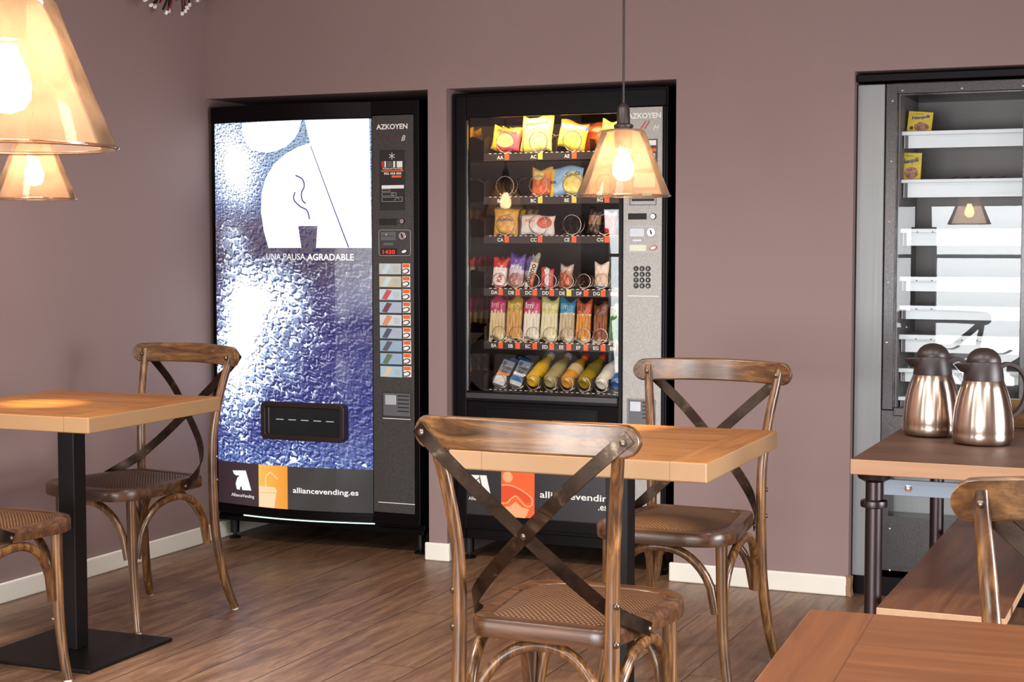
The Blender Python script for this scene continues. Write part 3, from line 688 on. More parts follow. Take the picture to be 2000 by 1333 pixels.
GW = glow('backlit_lettering', (255, 252, 250), 1.1)
a, b = at1(521, 507.5); c, _ = at1(597, 507.5); text_mesh('lettering', 'UNA PAUSA', a, b, 0.036, GW, poster, front1, 0.0, width=c - a, off=0.003)
a, b = at1(600.5, 508.5); c, _ = at1(692, 508.5); text_mesh('lettering', 'AGRADABLE', a, b, 0.036, GW, poster, front1, 0.022, width=c - a, off=0.003)
# banner under the print
C6 = lambda pts: crop(pts, 6.25, 420, 860)
def m_banner():
    t = NT('banner_print'); o, v = t.xyz()
    c = t.ramp(t.math('MULTIPLY', o[0], 1.0), [(0.03, lin((62, 44, 50))), (0.2, lin((78, 60, 66))), (0.4, lin((80, 74, 72))), (0.76, lin((74, 70, 70)))])
    t.bsdf((0, 0, 0, 1), 0.15, spec=0.4, emis=c, estr=0.8); return t.m
banner = sheet('banner', 0.038, 0.764, 0.165, 0.340, m_banner(), m1, 0.001)
ox0 = C6([(535, 500)])[0][0]; ox1 = C6([(888, 500)])[0][0]
def m_orange():
    t = NT('backlit_orange'); o, v = t.xyz('Generated')
    t.bsdf((0, 0, 0, 1), 0.15, emis=t.mix(o[0], lin((255, 196, 96)), lin((250, 160, 60))), estr=1.0); return t.m
sheet('orange_square', ox0, ox1, 0.165, 0.340, m_orange(), banner, 0.002, 6)
PEACH = glow('backlit_cream', (255, 224, 184), 1.0)
decal('cup_print', [C6([(545, 558), (740, 578), (762, 642), (545, 634)]), C6([(545, 640), (750, 652), (728, 832), (545, 808)])], PEACH, banner, front1, 0.003)
decal('straw_print', [stroke(C6([(630, 595), (622, 500), (628, 440), (680, 398), (730, 440), (770, 476)]), 0.0042)], PEACH, banner, front1, 0.0035)
decal('logo_shape', [C6([(220, 370), (378, 372), (447, 617), (335, 610), (330, 570), (312, 568), (308, 607), (270, 600), (256, 530), (275, 462), (306, 430), (262, 432), (232, 408)])], GW, banner, front1, 0.0025)
a, b = C6([(205, 668)])[0]; c, _ = C6([(480, 668)])[0]; text_mesh('lettering', 'AllianceVending', a, b - 0.004, 0.019, GW, banner, front1, 0.0, width=c - a, off=0.0025)
a, b = C6([(955, 642)])[0]; c, _ = C6([(1755, 690)])[0]; text_mesh('lettering', 'alliancevending.es', a, b, 0.031, GW, banner, front1, 0.013, width=c - a, off=0.0025)
# delivery opening
x0, z1 = at1(512, 786); x1, z0 = at1(681, 865); z0 = at1(600, 862)[1]; z1 = at1(600, 787)[1]
ym = front1((x0 + x1) / 2) - 0.012
f = ring(MB(), rrect(x0, z0, x1, z1, 0.026, 8), rrect(x0 + 0.022, z0 + 0.022, x1 - 0.022, z1 - 0.022, 0.010, 8), ym, 0.03).build('delivery_frame', M['rubber'], m1, smooth=40, bevel=0.004)
MB().box((x0 + 0.015, ym + 0.007, z0 + 0.015), (x1 - 0.015, 0.04, z1 - 0.015)).build('delivery_flap', plain('smoked_flap', (22, 30, 32), 0.08, coat=0.5), f)
zc = (z0 + z1) / 2 + 0.004; EDGE = glow('painted_glint', (190, 214, 210), 0.7)
for k in range(5): MB().box((x0 + 0.07 + 0.058 * k, ym + 0.0062, zc), (x0 + 0.105 + 0.058 * k, ym + 0.0072, zc + 0.004)).build('shelf_glint', EDGE, f)  # glowing dashes painted in as highlights along the shelf line
MB().box((x0 + 0.034, ym + 0.0062, z0 + 0.026), (x0 + 0.038, ym + 0.0075, z1 - 0.026)).build('flap_hinge', M['chrome'], f)

# control panel of the drinks machine
YP = 0.008
cp = MB().box((0.768, YP, 0.172), (0.950, 0.05, 1.740)).build('control_panel', M['panel1'], m1, bevel=0.002)
F0 = front_flat(YP)
def xz(u, v, y=YP): p = at(u, v, y); return p.x, p.z
a, b = xz(735, 253); c, _ = xz(796, 254); text_mesh('lettering', 'AZKOYEN', a, b, 0.027, M['white'], cp, F0, 0.028, width=c - a)
a, b = xz(783, 275); text_mesh('lettering', 'B', a, b, 0.030, M['white'], cp, F0, 0.0, shear=0.35)
decal('script_mark', [stroke([xz(740, 270), xz(745, 264), xz(750, 271), xz(757, 266), xz(764, 272), xz(776, 269)], 0.0018)], plain('dark_red_script', (120, 30, 36), 0.5), cp, F0, 0.001)
ip = plate('instruction_plate', (742, 293, 790.5, 411), YP, 0.002, M['ink'], cp); YI = YP - 0.002; FI = front_flat(YI)
cxs, czs = xz(765.5, 305, YI)
decal('snowflake', [stroke([(cxs - 0.014 * math.cos(q), czs - 0.014 * math.sin(q)), (cxs + 0.014 * math.cos(q), czs + 0.014 * math.sin(q))], 0.0022) for q in (R(90), R(30), R(150))], M['white'], ip, FI, 0.0006)
for u0, u1, mt in ((745, 750, 'red'), (751, 754, 'white'), (756, 766, 'grey'), (768, 772, 'white'), (775, 786, 'white')):
    decal('pictogram', [quad(*rect_at(u0, 315, u1, 327, YI))], M[mt], ip, FI, 0.0006)
a, b = xz(747, 331.5, YI); c, _ = xz(786, 331.5, YI); text_mesh('lettering', 'AllianceVending', a, b, 0.012, M['white'], ip, FI, 0.0, width=c - a)
decal('orange_rule', [quad(*rect_at(745, 332.7, 788, 335.2, YI)), quad(*rect_at(765, 342.8, 784, 347, YI))], M['orange'], ip, FI, 0.0006)
a, b = xz(750, 341.5, YI); c, _ = xz(784, 341.5, YI); text_mesh('lettering', '902 458 000', a, b, 0.012, M['white'], ip, FI, 0.02, width=c - a)
decal('white_bar', [quad(*rect_at(745.5, 362, 789, 368.5, YI))], M['white'], ip, FI, 0.0006)
for k, (u1, v0, v1) in enumerate(((762, 369.5, 374.5), (774, 376, 383), (786, 385, 394))):
    frame_line((746, v0, u1, v1), YI, 0.0012, 0.002).build('diagram_outline', M['lgrey'], ip)
decal('diagram_mark', [stroke(circle(*xz(767, 379.7, YI), 0.006, 0.004, 10) , 0.0014), stroke([xz(770, 392, YI), xz(776, 386, YI), xz(780, 390, YI)], 0.0014)], M['lgrey'], ip, FI, 0.0006)
def lock(u, v, y, par):
    x, z = xz(u, v, y); l = disc(MB(), x, z, y, 0.0115, 0.004).build('lock_ring', M['blackmetal'], par)
    disc(MB(), x, z, y - 0.004, 0.0085, 0.002).build('lock_face', M['chrome'], l); disc(MB(), x, z, y - 0.006, 0.0015, 0.0006, rr=0.004, ang=0.5).build('keyhole', M['ink'], l)
plate('display', (740.5, 427, 775, 440), YP, 0.001, M['void'], cp); lock(786, 432.5, YP, cp)
def coin_unit(par, y, b, lit, mm):
    """b = offset of the unit's top-left pixel"""
    q = lambda u0, v0, u1, v1: (b[0] + u0, b[1] + v0, b[0] + u1, b[1] + v1)
    frame_line(q(0, 0, 62, 51), y, 0.0014, 0.012).build('outline', M['lgrey'], par)
    s = plate('coin_slot_plate', q(4, 4, 33, 21), y, 0.003, M[mm], par, 0.001)
    if lit:
        decal('slot_print', [quad(*rect_at(*q(6, 12, 31, 13), y))], M['ink'], par, front_flat(y - 0.003), 0.0006)
        a_, b_ = xz(b[0] + 13, b[1] + 11, y); text_mesh('lettering', '20', a_, b_, 0.009, M['white'], par, front_flat(y - 0.003))
    x, z = xz(b[0] + 46, b[1] + 12, y); kn = disc(MB(), x, z, y, 0.0155, 0.004).build('coin_guide', M['chrome'], par, bevel=0.001)
    disc(MB(), x, z, y - 0.004, 0.0035, 0.0008, rr=0.011, ang=0.35).build('coin_slot', M['ink'], kn)
    plate('return_button', q(9, 25, 28, 31), y, 0.003, M[mm], par, 0.002)
    dsp = plate('price_display', q(4, 36.5, 36, 48.5), y, 0.001, M['void'] if lit else plain('pale_display', (222, 222, 200), 0.3), par)
    if lit:
        a_, b_ = xz(b[0] + 8, b[1] + 47, y); c_, _ = xz(b[0] + 32, b[1] + 47, y); text_mesh('digits', '1430', a_, b_, 0.021, glow('red_digits', (255, 60, 50), 1.6), par, front_flat(y - 0.001), 0.02, width=c_ - a_)
    x, z = xz(b[0] + 50, b[1] + 42.5, y); rg = disc(MB(), x, z, y, 0.0145, 0.003, rr=0.0085, ang=0.3).build('button_ring', M['red'] if not lit else M['ink'], par)
    disc(MB(), x, z, y - 0.003, 0.011, 0.001, rr=0.0055, ang=0.3).build('button_face', M['white'], rg)
coin_unit(cp, YP, (740, 449), True, 'grey')
arts = [((206, 222, 232), (190, 202, 196)), ((210, 226, 232), (200, 196, 170)), ((206, 92, 84), (196, 214, 224)), ((120, 72, 80), (170, 190, 210)), ((226, 150, 104), (208, 218, 222)),
        ((92, 92, 112), (166, 190, 206)), ((104, 96, 108), (150, 180, 206)), ((110, 128, 88), (150, 184, 214)), ((222, 208, 170), (170, 200, 218))]
for k in range(9):
    v = 515 + 25.1 * k; du = 0.3 * k
    lb = plate('selection_card', (741 + du, v, 783.5 + du, v + 21), YP, 0.002, plain('card_print_%d' % k, arts[k][1], 0.35, var=0.1), cp)
    x0, z0, x1, z1 = rect_at(741 + du, v, 783.5 + du, v + 21, YP); w, h = x1 - x0, z1 - z0
    decal('drink_picture', [[(x0 + 0.10 * w, z0 + 0.08 * h), (x0 + 0.34 * w, z0 + 0.02 * h), (x0 + 0.58 * w, z0 + 0.86 * h), (x0 + 0.34 * w, z0 + 0.96 * h)]], plain('drink_picture_%d' % k, arts[k][0], 0.35, var=0.3), lb, F0, 0.0026)
    decal('small_print', [quad(x0 + 0.64 * w, z0 + (0.2 + 0.16 * j) * h, x0 + 0.92 * w, z0 + (0.27 + 0.16 * j) * h) for j in range(4)], M['lgrey'], lb, F0, 0.0026)
    pt = plate('price_card', (786 + du, v, 801 + du, v + 21), YP, 0.001, M['white'], cp)
    decal('price_print', [quad(*rect_at(787 + du, v + 1, 800 + du, v + 8, YP))], M['orange'], pt, F0, 0.0016)
    x, z = xz(792.5 + du, v + 15, YP); bt = disc(MB(), x, z, YP - 0.001, 0.0165, 0.003, rr=0.0100, ang=0.25).build('selection_button', M['ink'], cp)
    disc(MB(), x, z, YP - 0.004, 0.0128, 0.001, rr=0.0066, ang=0.25).build('button_face', M['white'], bt)
def coin_return(par, y, px, mm):
    u0, v0, u1, v1 = px; f = frame_line(px, y, 0.0016, 0.003).build('return_outline', M['ink'], par)
    plate('return_panel', (u0 + 2, v0 + 2, u1 - 2, v1 - 2), y, 0.0006, M[mm], par)
    plate('return_flap', (u0 + 6, v0 + 5, u0 + 27, v0 + 24), y, 0.004, M['lgrey'], par, 0.001)
    mb = MB()
    for j in range(5):
        x0, z0, x1, z1 = rect_at(u0 + 30, v0 + 6 + 7.5 * j, u1 - 4, v0 + 8.2 + 7.5 * j, y); mb.box((x0, y - 0.002, z0), (x1, y, z1))
    mb.build('vent_slots', M['ink'], par)
coin_return(cp, YP, (747, 767, 803, 815), 'grey')
for q in ((748, 818, 802, 819.2), (739, 983, 812, 984.3)): decal('rule_line', [quad(*rect_at(*q, YP))], M['white'], cp, F0, 0.0008)

# ---------------------------------------------------------------- snack machine (glass front)
Y2 = 0.045
m2 = thing('snack_machine', 'glass-fronted snack vending machine in the middle recess', 'vending machine')
mb = MB().box((1.104, 0.052, 0.09), (1.150, 0.80, 1.815)).box((1.800, 0.052, 0.09), (1.975, 0.80, 1.815)).box((1.150, 0.052, 1.745), (1.800, 0.80, 1.815)).box((1.150, 0.075, 0.09), (1.800, 0.80, 0.640)).box((1.150, 0.76, 0.640), (1.800, 0.80, 1.745))
mb.build('cabinet', M['mblack2'], m2)
GX0, GX1, GZ0, GZ1 = 1.160, 1.784, 0.668, 1.722
fr = MB()
for q in ((1.104, 0.128, GX0, 1.813), (GX1, 0.128, 1.800, 1.813), (GX0, GZ1, GX1, 1.813), (GX0, 0.628, GX1, GZ0)): fr.box((q[0], Y2 - 0.004, q[1]), (q[2], 0.074, q[3]))
fr = fr.build('door_frame', M['mblack'], m2, bevel=0.003)
MB().box((1.800, Y2 - 0.004, 1.742), (1.975, 0.06, 1.813)).box((1.955, Y2 - 0.006, 0.128), (1.975, 0.06, 1.742)).box((1.800, Y2 - 0.004, 0.128), (1.955, 0.06, 0.165)).build('door_edge', M['mblack'], m2, bevel=0.003)
ring(MB(), rrect(1.113, 0.14, 1.968, 1.806, 0.004), rrect(1.117, 0.144, 1.964, 1.802, 0.003), Y2 - 0.009, Y2 - 0.003).build('door_bead', M['mblack2'], fr, bevel=0.001)
MB().box((GX0 + 0.0005, Y2 - 0.012, 0.640), (GX1, Y2 - 0.003, 0.662)).build('sill', M['sillgrey'], fr, bevel=0.003)
MB().box((GX0, 0.056, GZ0), (GX1, 0.062, GZ1)).build('glass_pane', M['glass'], m2)
MB().box((GX0 - 0.001, 0.050, GZ0), (GX0 + 0.003, 0.056, GZ1 - 0.01)).build('glass_edge', M['chrome'], fr)
ln = MB().box((1.151, 0.078, 0.642), (1.156, 0.758, 1.743)).build('side_liner', M['liner'], m2)
MB().box((1.156, 0.752, 0.642), (1.794, 0.758, 1.743)).build('back_liner', M['back2'], m2)
MB().box((1.794, 0.078, 0.642), (1.799, 0.758, 1.743)).build('side_liner', M['back2'], m2)
MB().lathe([(0.006, 0), (0.006, 0.57)], 12, Matrix.Translation((1.19, 0.088, 1.737)) @ Matrix.Rotation(R(90), 4, 'Y')).build('light_tube', glow('warm_tube', (255, 222, 160), 130.0), m2, smooth=40)
MB().lathe([(0.004, 0.70), (0.004, 1.68)], 10, Matrix.Translation((1.7895, 0.088, 0))).build('light_tube', glow('warm_side_fill', (255, 232, 196), 20.0), m2, smooth=40)  # unseen side strip added to brighten the lower rows of goods
MB().box((1.104, 0.06, 0.085), (1.975, 0.09, 0.128)).build('base_rail', M['mblack'], m2, bevel=0.002)
for fx, fy in ((1.145, 0.10), (1.935, 0.10), (1.145, 0.72), (1.935, 0.72)):
    lg = MB().lathe([(0.019, 0.024), (0.019, 0.095)], 20, Matrix.Translation((fx, fy, 0))).build('leg', M['blackmetal'], m2, smooth=40)
    MB().lathe([(0.024, 0.0), (0.026, 0.004), (0.022, 0.009), (0.008, 0.012), (0.008, 0.026)], 20, Matrix.Translation((fx, fy, 0))).build('levelling_foot', M['blackmetal'], lg, smooth=40)
# lower door: delivery flap, banner
F2 = front_flat(Y2)
low = MB().box((GX0, Y2, 0.40), (1.800, 0.074, 0.628)).build('lower_door', M['mblack2'], m2, bevel=0.002)
hx0, hz0, hx1, hz1 = rect_at(945, 798, 1168, 880, Y2)
ring(MB(), rrect(hx0, 0.455, hx1, hz1, 0.01), rrect(hx0 + 0.006, 0.461, hx1 - 0.006, hz1 - 0.006, 0.007), Y2 - 0.004, Y2 + 0.002).build('delivery_frame', M['mblack'], low)
plate('delivery_flap', (948, 802, 1164, 876), Y2, 0.002, M['mblack'], low, 0.003)
bn = MB().box((GX0 - 0.003, Y2 - 0.001, 0.185), (1.800, 0.074, 0.400)).build('banner', plain('black_banner', (40, 36, 40), 0.3, coat=0.2), m2)
MB().box((GX0 - 0.003, Y2 - 0.004, 0.128), (1.800, 0.074, 0.185)).build('kick_strip', M['mblack'], m2, bevel=0.003)
C5 = lambda pts: crop(pts, 5.333, 880, 860, lambda u, v: xz(u, v, Y2))
FB = front_flat(Y2 - 0.001)
sx0 = C5([(530, 500)])[0][0]; sx1 = C5([(876, 500)])[0][0]
sq = decal('orange_square', [quad(sx0, 0.186, sx1, 0.400)], M['orange'], bn, FB, 0.0006, 0)
cc = C5([(598, 385)])[0]
decal('cherry_print', [circle(cc[0], cc[1], 0.021)], M['lorange'], bn, FB, 0.0012, 0)
decal('cup_print', [C5([(532, 700), (620, 690), (680, 640), (740, 700), (822, 722), (772, 832), (660, 820), (532, 730)])], M['lorange'], bn, FB, 0.0012, 0)
decal('cream_print', [C5([(532, 480), (620, 476), (700, 510), (780, 560), (836, 610), (832, 650), (780, 655), (730, 600), (680, 565), (630, 590), (590, 640), (532, 645)])], M['dorange'], bn, FB, 0.0012, 0)
decal('cream_outline', [stroke(C5([(532, 470), (620, 470), (700, 500), (790, 555), (850, 615), (845, 680), (790, 690), (720, 620), (680, 585), (630, 615), (590, 655), (532, 655)]), 0.005)], M['lorange'], bn, FB, 0.0018, 0)
decal('logo_shape', [C5([(214, 362), (302, 366), (300, 392), (268, 414), (236, 404), (220, 388)]), C5([(306, 366), (376, 368), (420, 570), (348, 562)]), C5([(300, 402), (338, 562), (316, 558), (300, 530), (286, 556), (262, 540), (246, 480), (262, 432)])], M['white'], bn, FB, 0.0012, 0)
a, b = C5([(190, 600)])[0]; c, _ = C5([(455, 640)])[0]; text_mesh('lettering', 'AllianceVending', a, b - 0.008, 0.019, M['white'], bn, FB, 0.0, width=c - a)
a, b = C5([(932, 598)])[0]; c, _ = C5([(1700, 640)])[0]; text_mesh('lettering', 'alliancevending', a, b, 0.036, M['white'], bn, FB, 0.014, width=c - a)
a, b = C5([(1535, 730)])[0]; text_mesh('lettering', '.es', a, b, 0.036, M['white'], bn, FB, 0.014)
# control panel of the snack machine
YQ = Y2 - 0.006
cq = MB().box((1.802, YQ, 0.167), (1.953, 0.06, 1.740)).build('control_panel', M['panel2'], m2, bevel=0.002)
FQ = front_flat(YQ); q_ = lambda u, v: xz(u, v, YQ)
a, b = q_(1226, 232); c, _ = q_(1291, 233); text_mesh('lettering', 'AZKOYEN', a, b, 0.027, M['white'], cq, FQ, 0.028, width=c - a)
a, b = q_(1275, 254); text_mesh('lettering', 'H', a, b, 0.028, M['white'], cq, FQ, 0.0, shear=0.4)
decal('script_mark', [stroke([q_(1252, 252), q_(1262, 236)], 0.004), stroke([q_(1259, 252), q_(1269, 236)], 0.004)], plain('red_script', (190, 50, 40), 0.5), cq, FQ, 0.001, 0)
ip2 = plate('instruction_plate', (1234, 272, 1284, 372), YQ, 0.002, plain('instruction_print', (60, 50, 50), 0.4), cq)
for r_ in ((1262, 274, 1282, 284, 'white'), (1264, 290, 1282, 296, 'orange'), (1238, 300, 1280, 330, 'lgrey'), (1238, 338, 1280, 366, 'white')):
    decal('instruction_block', [quad(*rect_at(*r_[:4], YQ))], M[r_[4]], ip2, FQ, 0.0026, 0)
frame_line((1230, 384, 1282, 401), YQ, 0.002, 0.002).build('note_slot_frame', M['ink'], cq); plate('note_slot', (1234, 388, 1278, 393), YQ, 0.002, M['ink'], cq)
plate('display', (1227, 417, 1263, 429), YQ, 0.001, M['void'], cq); lock(1276, 423, YQ, cq)
coin_unit(cq, YQ, (1226, 442), False, 'lgrey')
for r_ in range(4):
    for c_ in range(3):
        x, z = q_(1242.5 + 11.7 * c_, 525 + 11.2 * r_); k_ = disc(MB(), x, z, YQ, 0.0095, 0.003).build('keypad_button', M['ink'], cq)
        text_mesh('digit', '123456789*0#'[r_ * 3 + c_], x, z - 0.0045, 0.012, M['white'], k_, front_flat(YQ - 0.003), 0.01, align='CENTER')
decal('rule_line', [quad(*rect_at(1226, 578, 1287, 579.5, YQ))], M['white'], cq, FQ, 0.0008, 0)
coin_return(cq, YQ, (1225, 780, 1280, 832), 'grey')

# trays, coils and tags
YT = 0.140
TR = [1.588, 1.420, 1.269, 1.064, 0.856, 0.667]
ROW = 'ABCDEF'
WIDE = [at(u, 445, YT).x for u in (985, 1050, 1116, 1180)]
SLIM = [at(973 + 33.3 * k, 560, YT).x for k in range(8)]
def helix(r, turns, depth, n=20):
    m = int(turns * n); f = int(n * 0.85)
    return [(r * math.sin(2 * PI * k / n - 0.6), 0.002 * k / f if k < f else 0.002 + depth * (k - f) / (m - f), r * -math.cos(2 * PI * k / n - 0.6)) for k in range(m + 1)]
coilW = MB().tube(helix(0.038, 7, 0.45), 0.0019, 6).build('spiral_coil', M['coil'], m2, smooth=60)
coilN = MB().tube(helix(0.0275, 9, 0.45), 0.0017, 6).build('spiral_coil', M['coil'], m2, smooth=60)
first = {'W': True, 'N': True}
for ri, zt in enumerate(TR):
    tr = MB().box((1.192, YT, zt - 0.003), (1.782, 0.70, zt)).box((1.192, YT - 0.004, zt - 0.029), (1.782, YT, zt + 0.001)).build('shelf_tray', M['tray'], m2)
    for s, xx in ((0, 1.192), (1, 1.780)):
        pts = rpoly([(YT, zt, 0.004), (0.40, zt, 0.004), (0.40, zt + 0.05, 0.01), (YT + 0.045, zt + 0.072, 0.02), (YT, zt + 0.055, 0.012)], 4)
        n = len(pts); MB().add([(xx, y, z) for y, z in pts] + [(xx + 0.002, y, z) for y, z in pts], [tuple(range(n)), tuple(range(2 * n - 1, n - 1, -1))] + [(i, (i + 1) % n, n + (i + 1) % n, n + i) for i in range(n)]).build('side_guide', M['tray'], tr)
    mb = MB()
    for k in range(26): mb.box((1.215 + 0.0215 * k, YT - 0.0046, zt - 0.001), (1.225 + 0.0215 * k, YT - 0.0038, zt + 0.0015))
    mb.build('slot_marks', M['white'], tr)
    cols = WIDE if ri < 3 else SLIM
    FT = front_flat(YT - 0.004)
    if ri < 5:
        for k, x in enumerate(cols):
            cd = ROW[ri] + 'ABCDEFGH'[2 * k if ri < 3 else k]
            xo = x - 0.028
            text_mesh('slot_code', cd, xo, zt - 0.022, 0.019, M['white'], tr, FT, 0.02)
            tg = 'yellowtag' if (ri, k) in ((1, 1), (1, 2), (3, 4), (0, 1)) else 'orange'
            pt = MB().box((xo + 0.031, YT - 0.0055, zt - 0.026), (xo + 0.050, YT - 0.004, zt - 0.001)).build('price_tag', M[tg], tr)
    else:
        for k in range(7):
            xd = (cols[k] + cols[k + 1]) / 2
            MB().box((xd - 0.001, YT, zt), (xd + 0.001, 0.42, zt + 0.055)).build('divider', M['tray'], tr)
    if ri in (0,):
        for k in (0, 1, 2):
            xd = (cols[k] + cols[k + 1]) / 2
            MB().box((xd - 0.001, YT + 0.02, zt), (xd + 0.001, 0.42, zt + 0.05)).build('divider', M['tray'], tr)
    for k, x in enumerate(cols):
        kind = 'W' if ri < 3 else 'N'; src = coilW if kind == 'W' else coilN; rr = 0.038 if kind == 'W' else 0.0275
        if first[kind]: c = src; first[kind] = False
        else: c = src.copy(); COL.objects.link(c)
        c.location = (x, YT + 0.004, zt + rr + 0.004)

# ---------------------------------------------------------------- goods in the snack machine
def pillow_mesh(w, h, d, seed=0, puff=0.45, crimp=0.012, nx=14, nz=16):
    rnd = random.Random(seed); ph = [rnd.uniform(0, 6.28) for _ in range(6)]
    def P(i, j, s):
        u = -1 + 2 * i / nx; t = -1 + 2 * j / nz
        e = max(0.0, 1 - abs(u) ** 2.6) ** puff * max(0.0, 1 - abs(t) ** 5.0) ** 0.7
        x = w / 2 * u * (1 - 0.045 * math.cos(t * PI / 2) ** 2 + 0.012 * math.sin(5 * t + ph[0]))
        z = h / 2 + h / 2 * t + (0.006 * h / 0.1) * math.sin(3 * u + ph[1]) * (abs(t) ** 3)
        y = s * d / 2 * e + 0.0022 * math.sin(9 * u + ph[2]) * math.sin(7 * t + ph[3]) * e + 0.0012 * math.sin(40 * u) * (abs(t) ** 12)
        return (x, y - (0.0004 if s < 0 else -0.0004), z)
    vs = [P(i, j, -1) for j in range(nz + 1) for i in range(nx + 1)] + [P(i, j, 1) for j in range(nz + 1) for i in range(nx + 1)]
    k = (nx + 1) * (nz + 1); fs = []
    for j in range(nz):
        for i in range(nx):
            a = j * (nx + 1) + i; fs += [(a, a + 1, a + nx + 2, a + nx + 1), (k + a, k + a + nx + 1, k + a + nx + 2, k + a + 1)]
    rim = [i for i in range(nx + 1)] + [j * (nx + 1) + nx for j in range(1, nz + 1)] + [nz * (nx + 1) + i for i in range(nx - 1, -1, -1)] + [j * (nx + 1) for j in range(nz - 1, 0, -1)]
    for a, b in zip(rim, rim[1:] + rim[:1]): fs.append((a, k + a, k + b, b))
    return MB().add(vs, fs)
def goods(name, cat, label, px, row, mat, d=0.03, y=0.172, lean=0.0, back=6.0, rz=0.0, seed=0, words=(), group='snacks in the glass-fronted machine', puff=0.45, behind=0.0):
    """px = (u0, v0, u1, v1): where the pack shows; it stands on the tray of its row"""
    u0, v0, u1, v1 = px; y = y + behind
    zt = TR[row] + 0.0015; xc = at((u0 + u1) / 2, (v0 + v1) / 2, y).x
    w = at(u1, v1, y).x - at(u0, v1, y).x; h = at(u0, v0, y).z - at(u0, v1, y).z
    if lean: c = abs(math.cos(R(lean))); sn = abs(math.sin(R(lean))); det = c * c - sn * sn; w, h = (w * c - h * sn) / det, (h * c - w * sn) / det
    w = max(w, 0.03)
    o = pillow_mesh(w, h, d, seed, puff).build(name, mat, None, smooth=60)
    zb = zt + abs(math.sin(R(lean))) * w / 2
    xb = xc - math.sin(R(lean)) * h / 2
    o.location = (xb, y, zb); o.rotation_euler = (R(-back), R(lean), R(rz))
    tag(o, label, cat, group)
    for wd, fx, fz, fs, fwid, col, bold, shear, rot in words:
        text_mesh('lettering', wd, -w / 2 + fx * w, fz * h, fs * h, M[col] if isinstance(col, str) else col, o, (lambda ww, dd: lambda x: -dd / 2 * max(0.0, 1 - abs(2 * x / ww) ** 2.6) ** puff)(w, d), bold, shear, width=fwid * w if fwid else None, rot=R(rot), off=0.0022)
    return o
GREEN = plain('dark_green_print', (34, 66, 40), 0.4); M['green'] = GREEN; M['violetink'] = plain('violet_ink', (70, 50, 120), 0.4); M['navy'] = plain('navy_print', (30, 50, 130), 0.4)
M['magenta'] = plain('magenta_print', (196, 52, 96), 0.4); M['pinkish'] = plain('pale_pink_print', (236, 170, 176), 0.4)
goods('crisp_bag', 'crisps', 'pink and yellow snack bag, leftmost on the top shelf', (958, 246, 1019, 302), 0,
      m_pack('pack_pink', [(0, (206, 60, 84)), (0.22, (214, 86, 110)), (0.72, (226, 120, 52))], (0.5, 0.45, 0.30, 0.26, (240, 200, 90), (250, 230, 150)), (-1, 0.25, (240, 190, 60))), 0.035, lean=8, seed=1, words=[('Patatas', 0.16, 0.74, 0.17, 0.7, 'red', 0.02, 0.2, 0)])
goods('crisp_bag', 'crisps', 'tall yellow crisp bag with a green name band, top shelf', (1016, 229, 1080, 302), 0,
      m_pack('pack_artesanas', [(0, (240, 222, 110)), (0.5, (244, 226, 120)), (0.9, (238, 206, 70))], (0.6, 0.30, 0.36, 0.26, (250, 240, 170), (246, 226, 120))), 0.04, lean=3, seed=2,
      words=[])
o = [q for q in COL.objects if q.name.startswith('crisp_bag')][-1]
decal('name_band', [[(-0.045, 0.098), (0.046, 0.112), (0.046, 0.132), (-0.038, 0.126)]], GREEN, o, lambda x: -0.02 * max(0, 1 - abs(x / 0.058) ** 2.6) ** 0.45, 0.0035)
text_mesh('lettering', 'Artesanas', -0.043, 0.106, 0.024, M['white'], o, lambda x: -0.02 * max(0, 1 - abs(x / 0.058) ** 2.6) ** 0.45, 0.012, 0.3, width=0.086, rot=R(7), off=0.0046)
goods('crisp_bag', 'crisps', 'yellow crisp bag with an orange top and blue patch, top shelf', (1086, 236, 1150, 300), 0,
      m_pack('pack_fritas', [(0, (238, 200, 70)), (0.3, (244, 220, 90)), (0.72, (80, 120, 190)), (0.84, (214, 110, 40))], (0.55, 0.38, 0.36, 0.26, (250, 226, 130), (240, 190, 60))), 0.035, lean=10, seed=3, words=[('Fritas', 0.2, 0.70, 0.17, 0.7, 'white', 0.03, 0.3, 6)])
goods('crisp_bag', 'crisps', 'dark orange snack bag tucked behind the yellow one, top shelf', (1136, 236, 1188, 294), 0,
      m_pack('pack_darkorange', [(0, (196, 92, 36)), (0.6, (170, 74, 34)), (0.85, (120, 50, 30))]), 0.03, lean=-4, seed=4, words=[('15', 0.1, 0.7, 0.16, 0.22, 'white', 0.03, 0.1, 0)], behind=0.07)
goods('crisp_bag', 'crisps', 'yellow bag seen past the pendant shade, rightmost on the top shelf', (1170, 238, 1212, 300), 0,
      m_pack('pack_yellow2', [(0, (236, 190, 60)), (0.7, (240, 210, 80))]), 0.03, lean=6, seed=5)
goods('snack_packet', 'snack', 'orange packet with a cream edge on the second shelf', (1038, 329, 1078, 384), 1,
      m_pack('pack_orange', [(0, (214, 104, 44)), (0.62, (226, 140, 60)), (0.8, (232, 176, 90))], (0.35, 0.72, 0.25, 0.16, (200, 210, 120), (230, 200, 120))), 0.022, seed=6)
goods('snack_packet', 'snack', 'pale blue packet with a yellow side band, second shelf', (1073, 327, 1138, 384), 1,
      m_pack('pack_blue', [(0, (150, 186, 222)), (0.9, (170, 200, 230))], (0.72, 0.45, 0.28, 0.34, (246, 226, 130), (240, 206, 90)), (-1, 0.15, (244, 206, 40))), 0.028, seed=7,
      words=[('Seda', 0.48, 0.62, 0.22, 0.45, GREEN, 0.0, 0.4, 10), ('SX', 0.04, 0.42, 0.13, 0.2, 'navy', 0.03, 0, 0)])
